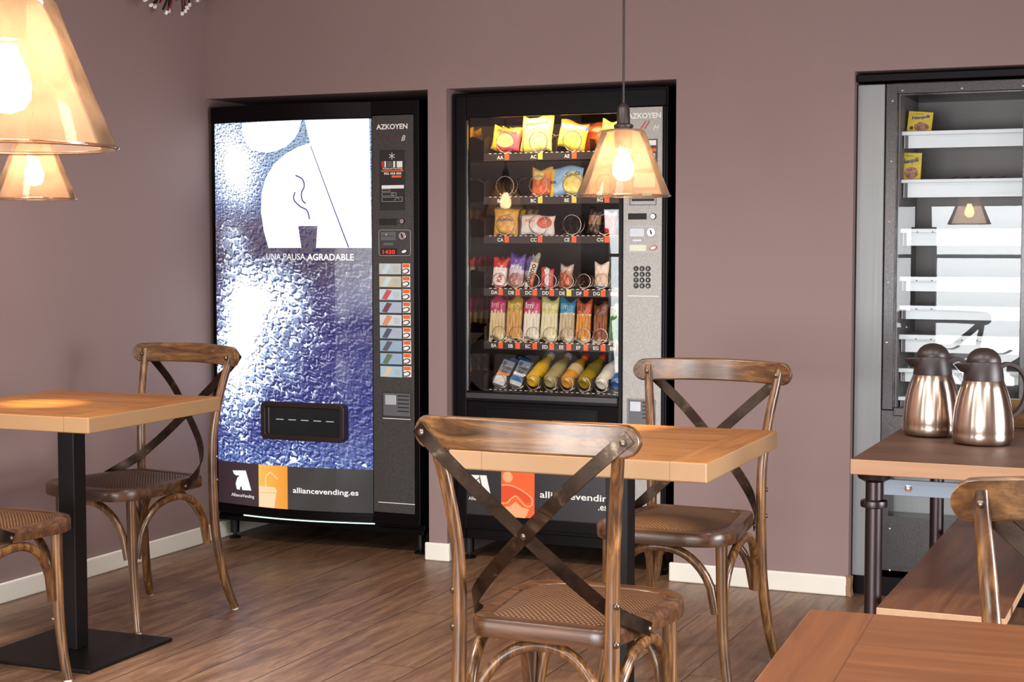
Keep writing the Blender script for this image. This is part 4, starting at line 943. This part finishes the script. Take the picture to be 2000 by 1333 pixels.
goods('snack_packet', 'snack', 'cream packet seen through the pendant shade, second shelf', (1150, 330, 1190, 384), 1, m_pack('pack_cream', [(0, (226, 196, 150)), (0.5, (240, 220, 180))]), 0.022, seed=8)
goods('pastry_packet', 'pastry', 'round golden pastry in a clear wrapper, leftmost on the third shelf', (964, 405, 1012, 460), 2,
      m_pack('pack_pastry', [(0, (222, 158, 60)), (0.88, (150, 140, 130))], (0.5, 0.44, 0.46, 0.42, (238, 184, 84), (226, 158, 60))), 0.028, seed=9, words=[('DUXON', 0.2, 0.5, 0.13, 0.6, 'violetink', 0.03, 0.1, 0)])
goods('snack_packet', 'snack', 'wide white packet with red pictures, third shelf', (1014, 419, 1083, 459), 2,
      m_pack('pack_whitered', [(0, (236, 224, 214)), (0.5, (240, 216, 200)), (0.9, (220, 190, 170))], (0.72, 0.6, 0.2, 0.26, (206, 70, 50), (224, 110, 80)), (-1, 0.08, (130, 130, 150))), 0.024, seed=10,
      words=[('Mini', 0.2, 0.64, 0.22, 0.26, 'orange', 0.0, 0, 0)])
goods('snack_packet', 'snack', 'clear and brown packet at the right of the third shelf', (1146, 404, 1176, 458), 2,
      m_pack('pack_brown', [(0, (72, 50, 40)), (0.4, (150, 112, 84)), (0.7, (60, 48, 44))], foil=0.2), 0.022, lean=5, seed=11)
goods('snack_packet', 'snack', 'small red packet behind the window reflection, third shelf', (1180, 412, 1203, 458), 2, m_pack('pack_red3', [(0, (190, 60, 50)), (0.4, (206, 70, 56)), (0.8, (230, 200, 190))]), 0.02, seed=12)
KK = m_pack('pack_kitkat', [(0, (214, 44, 40)), (0.12, (240, 214, 204)), (0.68, (206, 40, 36)), (0.86, (220, 60, 50))], (0.5, 0.4, 0.42, 0.28, (246, 236, 226), (240, 214, 206)))
kk = goods('chocolate_bar', 'chocolate bar', 'red and white bar, leftmost on the fourth shelf', (960, 500, 991, 557), 3, KK, 0.018, lean=3, seed=13, words=[('Kit', 0.66, 0.16, 0.24, 0, 'red', 0.03, 0, 80), ('Kat', 0.66, 0.5, 0.2, 0, 'white', 0.03, 0, 80)], group='chocolate bars on the fourth shelf')
goods('chocolate_bar', 'chocolate bar', 'red bar directly behind the leftmost bar of the fourth shelf', (964, 496, 995, 553), 3, KK, 0.018, lean=3, seed=13, group='chocolate bars on the fourth shelf', behind=0.05)
ML = m_pack('pack_milka', [(0, (150, 100, 90)), (0.10, (206, 170, 170)), (0.42, (214, 190, 206)), (0.55, (110, 76, 160)), (0.85, (90, 60, 146))], (0.5, 0.26, 0.44, 0.20, (206, 150, 130), (150, 90, 80)))
goods('chocolate_bar', 'chocolate bar', 'tall violet bar with white script on the fourth shelf', (991, 491, 1025, 557), 3, ML, 0.02, lean=4, seed=14, words=[('Milka', 0.12, 0.56, 0.2, 0.74, 'white', 0.02, 0.3, 0)], group='chocolate bars on the fourth shelf')
goods('chocolate_bar', 'chocolate bar', 'violet bar half hidden behind the tall violet bar', (1000, 494, 1036, 556), 3, ML, 0.02, lean=4, seed=14, group='chocolate bars on the fourth shelf', behind=0.05)
goods('chocolate_bar', 'chocolate bar', 'tilted white and red bar with a silver top, fourth shelf', (1024, 489, 1054, 558), 3,
      m_pack('pack_bueno', [(0, (236, 226, 206)), (0.5, (230, 214, 190)), (0.72, (150, 130, 110)), (0.84, (160, 160, 156))], (0.8, 0.25, 0.3, 0.22, (220, 80, 50), (236, 130, 80))), 0.018, lean=14, seed=15, words=[('Bueno', 0.62, 0.08, 0.24, 0, 'ink', 0.02, 0, 84)], group='chocolate bars on the fourth shelf')
goods('chocolate_bar', 'chocolate bar', 'short red and white bar in the middle of the fourth shelf', (1056, 517, 1081, 557), 3,
      m_pack('pack_kinder', [(0, (206, 70, 60)), (0.5, (214, 80, 66)), (0.78, (200, 60, 52))], None, (0.36, 0.66, (240, 230, 222))), 0.016, seed=16, words=[('Ki', 0.3, 0.82, 0.16, 0.4, 'white', 0.03, 0, 0)], group='chocolate bars on the fourth shelf')
goods('nut_packet', 'snack', 'clear bag of orange nuts on the fourth shelf', (1091, 510, 1119, 557), 3,
      m_pack('pack_nuts', [(0, (190, 150, 120)), (0.75, (210, 190, 170))], (0.5, 0.36, 0.44, 0.34, (206, 92, 36), (150, 56, 26)), foil=0.1), 0.03, lean=4, seed=17)
goods('snack_packet', 'snack', 'dark red packet set far back behind an empty coil, fourth shelf', (1126, 488, 1160, 516), 3, m_pack('pack_darkred', [(0, (130, 60, 40)), (0.4, (110, 40, 34)), (0.8, (140, 60, 50))]), 0.02, seed=18, behind=0.30)
goods('snack_packet', 'snack', 'pale packet with a blue foot, right end of the fourth shelf', (1160, 505, 1188, 556), 3, m_pack('pack_paleblue', [(0, (60, 110, 160)), (0.14, (220, 190, 160)), (0.6, (230, 210, 196))]), 0.018, seed=19)
def sticks(k, px, top, low, body, label, word, back2=0.0, side=None):
    mat = m_pack('pack_sticks_%d' % k, [(0, (222, 210, 170)), (0.13, body), (0.62, low), (0.66, top)], None, side, rough=0.22)
    o = goods('breadstick_tray', 'breadsticks', label, px, 4, mat, 0.022, seed=30 + k, puff=0.25, back=8, group='breadstick trays on the fifth shelf')
    w = at(px[2], px[3], 0.172).x - at(px[0], px[3], 0.172).x; h = at(px[0], px[1], 0.172).z - at(px[0], px[3], 0.172).z
    FF_ = lambda x: -0.011 * max(0, 1 - abs(2 * x / w) ** 2.6) ** 0.25
    if word: text_mesh('lettering', 'lm', -w * 0.32, h * 0.76, 0.034, M[word], o, FF_, 0.0, width=w * 0.42, off=0.002)
    decal('barcode', [quad(-w * 0.34 + w * 0.05 * j, h * 0.05, -w * 0.34 + w * 0.05 * j + w * 0.025, h * 0.11) for j in range(6)], M['ink'], o, FF_, 0.002, 0)
    mb = MB()
    for j in range(4):
        xx = -w * 0.3 + w * 0.2 * j; mb.tube([(xx, -0.0115, h * 0.15), (xx + 0.001, -0.014, h * 0.4), (xx, -0.0115, h * (0.68 + 0.03 * (j % 2)))], 0.0042, 8)
    mb.build('breadsticks', plain('breadstick_%d' % k, body, 0.5, var=0.25), o, smooth=60)
    return o
sticks(0, (954, 582, 985, 667), (176, 44, 88), (196, 70, 104), (224, 200, 150), 'magenta-topped breadstick tray, leftmost on the fifth shelf', 'pinkish')
sticks(1, (987, 583, 1018, 668), (176, 140, 40), (206, 170, 60), (214, 160, 80), 'mustard-yellow breadstick tray on the fifth shelf', 'yellowtag')
sticks(2, (1020, 583, 1053, 668), (190, 60, 96), (206, 100, 124), (236, 226, 206), 'magenta-topped tray of white breadsticks, third on the fifth shelf', 'white')
sticks(3, (1054, 582, 1088, 668), (206, 196, 120), (214, 200, 96), (232, 222, 180), 'pale yellow breadstick tray, middle of the fifth shelf', 'white')
sticks(4, (1090, 584, 1121, 668), (26, 130, 170), (226, 232, 232), (206, 186, 150), 'breadstick tray with a blue label on the fifth shelf', 'lgrey')
sticks(5, (1123, 586, 1153, 668), (190, 80, 40), (230, 220, 206), (222, 150, 60), 'breadstick tray with an orange top and green badge, fifth shelf', 'green')
sticks(6, (1157, 590, 1185, 668), (110, 60, 40), (130, 80, 56), (150, 88, 56), 'brown stick tray near the right end of the fifth shelf', None)
sticks(7, (1189, 592, 1207, 668), (210, 220, 214), (90, 140, 80), (60, 120, 60), 'green packet at the right end of the fifth shelf', None)
def carton(px, label, front, low):
    u0, v0, u1, v1 = px; y = 0.172; p = at((u0 + u1) / 2, v1, y); w = 0.052; h = 0.118; d = 0.034
    mat = m_pack('carton_' + low[0], [(0, (206, 206, 204)), (0.14, low[1]), (0.34, front), (0.46, (126, 126, 132)), (0.86, (96, 132, 176))], None, None, 0.25)
    o = MB().box((-w / 2, -d / 2, 0), (w / 2, d / 2, h * 0.9)).add([(-w / 2, -d / 2, h * 0.9), (w / 2, -d / 2, h * 0.9), (w / 2, d / 2, h * 0.9), (-w / 2, d / 2, h * 0.9), (-w / 2, 0, h), (w / 2, 0, h)], [(0, 1, 5, 4), (2, 3, 4, 5), (1, 2, 5), (3, 0, 4)]).build('juice_carton', mat, None, bevel=0.002)
    o.location = (p.x, y, TR[5] + 0.012); o.rotation_euler = (R(-30), R(16), 0); tag(o, label, 'juice', 'drinks on the lowest shelf')
    for i, (wd, z) in enumerate((('Bi', 0.086), ('Frutas', 0.07), ('Sol', 0.052))):
        text_mesh('lettering', wd, -w * 0.4 + 0.004 * i, z, 0.02, M['ink'], o, front_flat(-d / 2), 0.02, 0.2, width=w * (0.3, 0.78, 0.5)[i], off=0.001)
carton((960, 697, 990, 761), 'drink carton with an orange band, leftmost on the lowest shelf', (232, 140, 60), ('orange', (240, 230, 220)))
carton((991, 697, 1022, 761), 'drink carton with a blue and white band, second on the lowest shelf', (232, 232, 224), ('blue', (60, 110, 170)))
def bottle(cx, label, liquid, cap=None, neck=(150, 140, 130), lab=None, r=0.029, squat=False, clear=False):
    prof = [(0.010, 0.004), (0.018, 0.0), (r * 0.86, 0.003), (r, 0.012), (r, 0.05), (r * 0.97, 0.056), (r, 0.062), (r * 0.98, 0.098), (r * 0.72, 0.128), (0.0125, 0.152), (0.0125, 0.164)]
    mat = plain('liquid_' + label[:12], liquid, 0.12, coat=0.6, var=0.15)
    o = MB().lathe(prof, 24).build('drink_bottle', mat, None, smooth=50); tag(o, label, 'bottle', 'drinks on the lowest shelf')
    c = M['lgrey'] if cap is None else plain('cap_' + label[:12], cap, 0.3)
    MB().lathe([(0.0150, 0.163), (0.0150, 0.178), (0.013, 0.180)], 20).build('cap', c, o, smooth=40)
    if lab: MB().lathe([(r + 0.0006, 0.058), (r + 0.0006, 0.098)], 24, caps=False).build('wrap_label', plain('wrap_' + label[:12], lab, 0.35, var=0.3), o, smooth=50)
    q = at(cx, 742, 0.165)
    o.location = (q.x, 0.170, TR[5] + r * 0.80 + 0.006); o.rotation_euler = (R(-56), R(0), R(-12))
    return o
bottle(1036, 'bottle of yellow juice on the lowest shelf', (244, 190, 40), None)
bottle(1070, 'bottle of cloudy pale drink on the lowest shelf', (186, 166, 110), None)
bottle(1104, 'orange drink bottle with a red cap on the lowest shelf', (236, 160, 50), (214, 40, 40), lab=(240, 210, 150))
bottle(1138, 'olive-gold soda bottle on the lowest shelf', (168, 140, 30), (200, 40, 40), lab=(120, 110, 40))
bottle(1172, 'white yoghurt drink bottle on the lowest shelf', (240, 232, 210), (220, 216, 206), lab=(210, 206, 200))
bottle(1201, 'blue and yellow bottle at the right end of the lowest shelf', (60, 110, 180), (190, 30, 40), lab=(240, 200, 60))

def more(o, n, step, what):
    for k in range(n):
        c = copy_tree(o); c.location.y += step * (k + 1); c['label'] = '%s, number %s in line from the glass' % (what, ('two', 'three', 'four', 'five')[k])
byl = {q['label']: q for q in COL.objects if 'label' in q and not q.parent}
more(byl['pink and yellow snack bag, leftmost on the top shelf'], 2, 0.075, 'pink and yellow snack bag of the leftmost row')
more(byl['round golden pastry in a clear wrapper, leftmost on the third shelf'], 3, 0.065, 'round golden pastry of the third shelf')
more(byl['red bar directly behind the leftmost bar of the fourth shelf'], 3, 0.055, 'red bar of the leftmost fourth-shelf row')
more(byl['magenta-topped breadstick tray, leftmost on the fifth shelf'], 4, 0.055, 'magenta-topped tray of the leftmost row')
more(byl['drink carton with an orange band, leftmost on the lowest shelf'], 3, 0.075, 'orange-banded drink carton of the leftmost row')

# ---------------------------------------------------------------- third machine: glass door over many narrow shelves
Y3 = 0.040
m3 = thing('shelf_machine', 'aluminium-sided vending machine with many narrow shelves, at the right', 'vending machine')
MB().box((2.664, 0.055, 0.09), (2.760, 0.80, 1.790)).box((3.300, 0.055, 0.09), (3.52, 0.80, 1.790)).box((2.760, 0.055, 1.755), (3.300, 0.80, 1.790)).box((2.760, 0.46, 0.09), (3.300, 0.80, 1.755)).box((2.760, 0.16, 0.09), (3.300, 0.46, 0.645)).build('cabinet', M['hammer'], m3)
MB().box((2.662, Y3, 0.068), (2.757, 0.075, 1.790)).build('side_trim', M['alu'], m3, bevel=0.003)
MB().box((2.662, 0.02, 1.797), (3.52, 0.09, 1.822)).build('top_rail', M['mblack'], m3, bevel=0.002)
fr3 = MB()
for q in ((2.760, 0.660, 2.799, 1.790), (3.216, 0.660, 3.262, 1.790), (2.799, 1.752, 3.216, 1.790), (2.799, 0.640, 3.216, 0.668)): fr3.box((q[0], Y3 - 0.004, q[1]), (q[2], 0.10, q[3]))
fr3 = fr3.build('door_frame', M['hammer'], m3, bevel=0.003)
for u, v in ((1763, 177), (1744, 198), (1741, 316), (1737, 434), (1735, 553), (1732, 670), (1879, 173), (1998, 168)):
    x, z = xz(u, v, Y3); MB().lathe([(0.0042, 0), (0.004, 0.0015), (0.001, 0.003)], 12, Matrix.Translation((x, Y3 - 0.004, z)) @ Matrix.Rotation(R(90), 4, 'X')).build('rivet', M['chrome'], fr3, smooth=40)
MB().box((3.262, Y3 - 0.004, 0.095), (3.52, 0.10, 1.790)).build('side_panel', M['alu'], m3, bevel=0.003)
MB().box((2.799, 0.060, 0.668), (3.216, 0.065, 1.752)).build('glass_pane', M['glass'], m3)
MB().box((2.799, 0.075, 0.66), (2.803, 0.452, 1.755)).box((3.214, 0.075, 0.66), (3.218, 0.452, 1.755)).box((2.799, 0.448, 0.66), (3.218, 0.455, 1.755)).build('liner', M['inner3'], m3)
lp = ring(MB(), [(2.760, 0.095), (3.262, 0.095), (3.262, 0.658), (2.760, 0.658)], [(2.786, 0.287), (3.16, 0.287), (3.16, 0.44), (2.786, 0.44)], Y3, 0.10).build('lower_panel', M['hammer'], m3)
mb = MB().box((2.780, 0.155, 0.28), (3.166, 0.159, 0.45)).box((2.780, 0.10, 0.281), (3.166, 0.155, 0.286)).box((2.780, 0.10, 0.441), (3.166, 0.155, 0.446)).box((2.780, 0.10, 0.287), (2.785, 0.155, 0.44)).box((3.161, 0.10, 0.287), (3.166, 0.155, 0.44))
mb.build('delivery_niche', M['alu'], lp)
for u, v in ((1738, 1034), (1738, 1115), (1722, 992), (1968, 1130)):
    x, z = xz(u, v, Y3); MB().lathe([(0.004, 0), (0.0038, 0.0015), (0.001, 0.003)], 12, Matrix.Translation((x, Y3, z)) @ Matrix.Rotation(R(90), 4, 'X')).build('screw', M['chrome'], lp, smooth=40)
MB().box((2.668, 0.055, 0.0), (3.52, 0.75, 0.068)).build('plinth', M['mblack'], m3)
SH = [(1.629, 1.615, 1.571), (1.462, 1.450, 1.400), (1.291, 1.277, 1.232), (1.124, 1.108, 1.073), (1.023, 1.009, 0.975), (0.921, 0.904, 0.859), (0.802, 0.788, 0.755), (0.702, 0.689, 0.665)]
for k, (a, b, c) in enumerate(SH):
    s = MB().box((2.804, 0.105, b), (3.213, 0.125, a)).box((2.804, 0.112, (a + b) / 2), (3.213, 0.44, (a + b) / 2 + 0.002)).build('narrow_shelf', M['shelfmetal'], m3, bevel=0.0015)
    MB().box((2.810, 0.122, c), (3.210, 0.127, b + 0.001)).build('shelf_front', M['shelfmetal'], s)
    mb = MB().box((2.812, 0.1215, c), (2.824, 0.1225, b)).build('end_cap', M['grey'], s)
    if k < 2:
        for j in range(6 - k):
            x = 2.905 + 0.042 * j + 0.03 * k; sg = 1 if k == 0 else -1
            MB().add([(x, 0.20, a), (x + 0.032, 0.20, a), (x + 0.032, 0.20, a + 0.002), (x, 0.20, a + 0.002), (x + (0 if sg > 0 else 0.03), 0.30, a + 0.016), (x + (0.004 if sg > 0 else 0.034), 0.30, a + 0.016)], [(0, 1, 2, 3), (0, 3, 4), (3, 2, 5, 4), (1, 5, 2), (0, 4, 5, 1)]).build('divider_flap', M['rubber'], s)
    elif k < 7:
        mb = MB()
        for j in range(7): mb.box((2.86 + 0.052 * j, 0.1035, b + 0.001), (2.865 + 0.052 * j, 0.1048, b + 0.004))
        mb.build('slot_marks', M['ink'], s)
def cocoa(px, z, label, lean, back):
    u0, v0, u1, v1 = px; y = 0.165; p = at((u0 + u1) / 2, v1, y); w = at(u1, v0, y).x - at(u0, v0, y).x; h = at(u0, v0, y).z - z
    w = abs(w); o = MB().box((-w / 2, -0.004, 0), (w / 2, 0.004, h)).build('cocoa_sachet', m_pack('cocoa_' + label[:5], [(0, (226, 198, 30)), (0.9, (230, 206, 50))], (0.58, 0.26, 0.30, 0.22, (120, 74, 48), (190, 140, 100)), None, 0.35), None, bevel=0.001)
    o.location = (p.x, y, z); o.rotation_euler = (R(-back), R(lean), 0); tag(o, label, 'cocoa', 'yellow cocoa sachets')
    text_mesh('lettering', 'Nesquik', -w * 0.34, h * 0.58, h * 0.22, M['navy'], o, front_flat(-0.004), 0.03, 0.15, width=w * 0.76, rot=R(10), off=0.0012)
    text_mesh('lettering', 'NESTLE', -w * 0.2, h * 0.86, h * 0.07, M['ink'], o, front_flat(-0.004), 0.0, 0.0, width=w * 0.3, off=0.0012)
    decal('badge', [circle(-w * 0.32, h * 0.18, w * 0.07)], M['rubber'], o, front_flat(-0.004), 0.0012, 0)
cocoa((1771, 219, 1819, 255), 1.629, 'yellow cocoa sachet on the uppermost narrow shelf', 5, 5)
cocoa((1753, 299, 1798, 352), 1.462, 'yellow cocoa sachet on the second narrow shelf', 2, 4)

# ---------------------------------------------------------------- pipe-leg table, bench, jugs
st = thing('pipe_leg_table', 'narrow high wooden table on dark steel pipe legs, carrying two jugs', 'table')
TX0, TX1, TY0, TY1 = 3.062, 3.545, -1.990, -0.960
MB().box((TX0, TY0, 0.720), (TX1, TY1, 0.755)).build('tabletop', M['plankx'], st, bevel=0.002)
for x in (3.108, 3.462):
    for y in (-1.945, -1.005):
        lg = MB().lathe([(0.0195, 0.0), (0.0195, 0.715)], 24, Matrix.Translation((x, y, 0))).build('leg', M['pipe'], st, smooth=40)
        MB().lathe([(0.021, 0.640), (0.030, 0.643), (0.031, 0.650), (0.030, 0.657), (0.021, 0.660)], 24, Matrix.Translation((x, y, 0))).build('pipe_collar', M['pipe'], lg, smooth=40)
        MB().lathe([(0.021, 0.700), (0.036, 0.708), (0.040, 0.7195), (0.02, 0.7198)], 24, Matrix.Translation((x, y, 0))).build('floor_flange', M['pipe'], lg, smooth=40)
bar = MB().box((3.130, -1.950, 0.672), (3.440, -1.944, 0.708)).build('apron_bar', M['bar'], st, bevel=0.001)
for x in (3.185, 3.362):
    MB().lathe([(0.0085, 0), (0.0085, 0.002), (0.004, 0.004), (0.001, 0.0045)], 16, Matrix.Translation((x, -1.950, 0.690)) @ Matrix.Rotation(R(90), 4, 'X')).build('bolt', M['chrome'], bar, smooth=40)
bench = thing('bench', 'low brown plank bench pushed under the pipe-leg table', 'bench')
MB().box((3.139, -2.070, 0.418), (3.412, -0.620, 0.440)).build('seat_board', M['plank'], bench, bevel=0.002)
for x in (3.20, 3.35):
    for y in (-1.92, -0.76): MB().lathe([(0.015, 0.0), (0.015, 0.418)], 20, Matrix.Translation((x, y, 0))).build('leg', M['pipe'], bench, smooth=40)
def jug(label):
    t = thing('vacuum_jug', label, 'jug', group='brushed steel vacuum jugs')
    MB().lathe([(0.05, 0.0), (0.062, 0.001), (0.0695, 0.006), (0.0722, 0.014), (0.0727, 0.022), (0.0718, 0.030), (0.0725, 0.032), (0.0715, 0.055), (0.0680, 0.085), (0.0615, 0.115), (0.0545, 0.137), (0.0480, 0.154), (0.044, 0.156)], 48).build('body', M['steel'], t, smooth=50)
    MB().lathe([(0.0475, 0.152), (0.0482, 0.156), (0.0465, 0.172), (0.0430, 0.192), (0.0405, 0.199)], 40).build('collar', M['rubber'], t, smooth=50)
    MB().lathe([(0.0400, 0.1985), (0.0408, 0.201), (0.0385, 0.211), (0.032, 0.221), (0.021, 0.229), (0.009, 0.2325), (0.001, 0.233)], 40).build('lid', M['rubber'], t, smooth=50)
    P = spline([(0.040, 0, 0.186), (0.056, 0, 0.1935), (0.076, 0, 0.188), (0.094, 0, 0.172), (0.104, 0, 0.146), (0.103, 0, 0.116), (0.093, 0, 0.090), (0.080, 0, 0.073), (0.0685, 0, 0.066)], 5)
    MB().ribbon(P, [Vector((p.x - 0.05, 0, p.z - 0.13)) for p in P], 0.020, 0.010).build('handle', M['rubber'], t, smooth=50, bevel=0.0035, seg=3)
    P = spline([(0.0475, 0, 0.150), (0.056, 0, 0.128), (0.0655, 0, 0.098), (0.0700, 0, 0.066)], 4)
    MB().ribbon(P, [(1, 0, 0.3)] * len(P), 0.012, 0.003).build('handle_strip', M['rubber'], t, smooth=50)
    MB().add([(-0.036, -0.022, 0.198), (-0.036, 0.022, 0.198), (-0.040, 0.016, 0.170), (-0.040, -0.016, 0.170), (-0.074, 0.0, 0.193), (-0.062, -0.010, 0.196), (-0.062, 0.010, 0.196), (-0.058, 0.0, 0.176)],
             [(0, 1, 6, 5), (5, 6, 4), (0, 5, 3), (5, 7, 3), (5, 4, 7), (1, 2, 6), (6, 2, 7), (6, 7, 4), (3, 7, 2), (0, 3, 2, 1)]).build('spout', M['rubber'], t, smooth=60, bevel=0.002)
    P = spline([(0.018, 0, 0.2235), (0.036, 0, 0.2185), (0.052, 0, 0.2195), (0.066, 0, 0.2265)], 4)
    MB().ribbon(P, [(0, 0, 1)] * len(P), 0.020, 0.0022).build('thumb_lever', M['grey'], t, smooth=50)
    return t
j1 = jug('brushed steel jug with its curved handle in full view, the nearer of two')
j1.location = (3.300, -1.588, 0.7555); j1.rotation_euler = (0, 0, 0.41)
j2 = copy_tree(j1); j2.location = (3.160, -1.460, 0.7555); j2['label'] = 'brushed steel jug partly behind the nearer jug, at the left'
wb = MB().box((3.292, -1.22, 0.7555), (3.54, -1.20, 0.832)).build('wooden_rack_board', M['rail'], None, bevel=0.002); tag(wb, 'low brown board standing on the pipe-leg table behind the jugs', 'board')
lh = MB().box((3.378, -1.30, 0.7555), (3.47, -1.285, 0.885)).build('leaflet_stand', plain('pale_mottled_card', (206, 214, 206), 0.5, var=0.2), None, bevel=0.001); tag(lh, 'pale card stand on the table, cut off by the right picture edge', 'card stand')
decal('small_print', [quad(3.384 + 0.012 * (k % 2), 0.80 + 0.012 * k, 3.389 + 0.012 * (k % 2), 0.803 + 0.012 * k) for k in range(6)] + [quad(3.383, 0.764, 3.388, 0.776)], M['ink'], lh, front_flat(-1.30), 0.001, 0)

# ---------------------------------------------------------------- loose cables hanging at the ceiling corner
cb = thing('cable_bundle', 'bundle of red and black cables with white plugs hanging in the corner', 'cables', (0.105, -0.34, 0))
MB().lathe([(0.022, 2.30), (0.020, 2.50), (0.020, 2.75)], 16).build('conduit', M['blackmetal'], cb, smooth=40)
rnd = random.Random(5); cols = [plain('red_wire', (120, 26, 34), 0.4), plain('black_wire', (22, 16, 18), 0.4), plain('maroon_wire', (80, 30, 36), 0.4), plain('blue_grey_wire', (110, 130, 160), 0.4)]
tips = [(285, 2), (296, 12), (303, 14), (318, 22), (326, 26), (330, 22), (356, 27), (362, 22), (365, 16), (370, 10), (383, 3), (388, 0), (312, 8), (344, 4)]
for k, (u, v) in enumerate(tips):
    yy = -0.34 + rnd.uniform(-0.02, 0.02)
    d = fw + rt * ((u - 1000) / FPX) - up * ((v - 666.5) / FPX); q = CAM + d * ((0.105 + rnd.uniform(-0.02, 0.02) - CAM.x) / d.x)
    tip = Vector((q.x - 0.105, q.y + 0.34, q.z + 0.006)); mid = Vector((tip.x * 0.3, tip.y * 0.3, 2.27 + rnd.uniform(-0.02, 0.02)))
    P = spline([(0, 0, 2.32), mid, tip * 0.6 + mid * 0.4 + Vector((rnd.uniform(-.01, .01), 0, -0.012)), tip], 5)
    w = MB().tube(P, 0.0042, 8).build('cable', cols[k % 4 if k % 4 < 3 or k == 13 else 1], cb, smooth=60)
    if k not in (3, 12, 13):
        dr = (P[-1] - P[-3]).normalized(); mt = Matrix.Translation(tip) @ dr.to_track_quat('Z', 'Y').to_matrix().to_4x4()
        MB().box((-0.006, -0.006, -0.004), (0.006, 0.006, 0.012), mt).build('plug', M['white'], w, bevel=0.002)
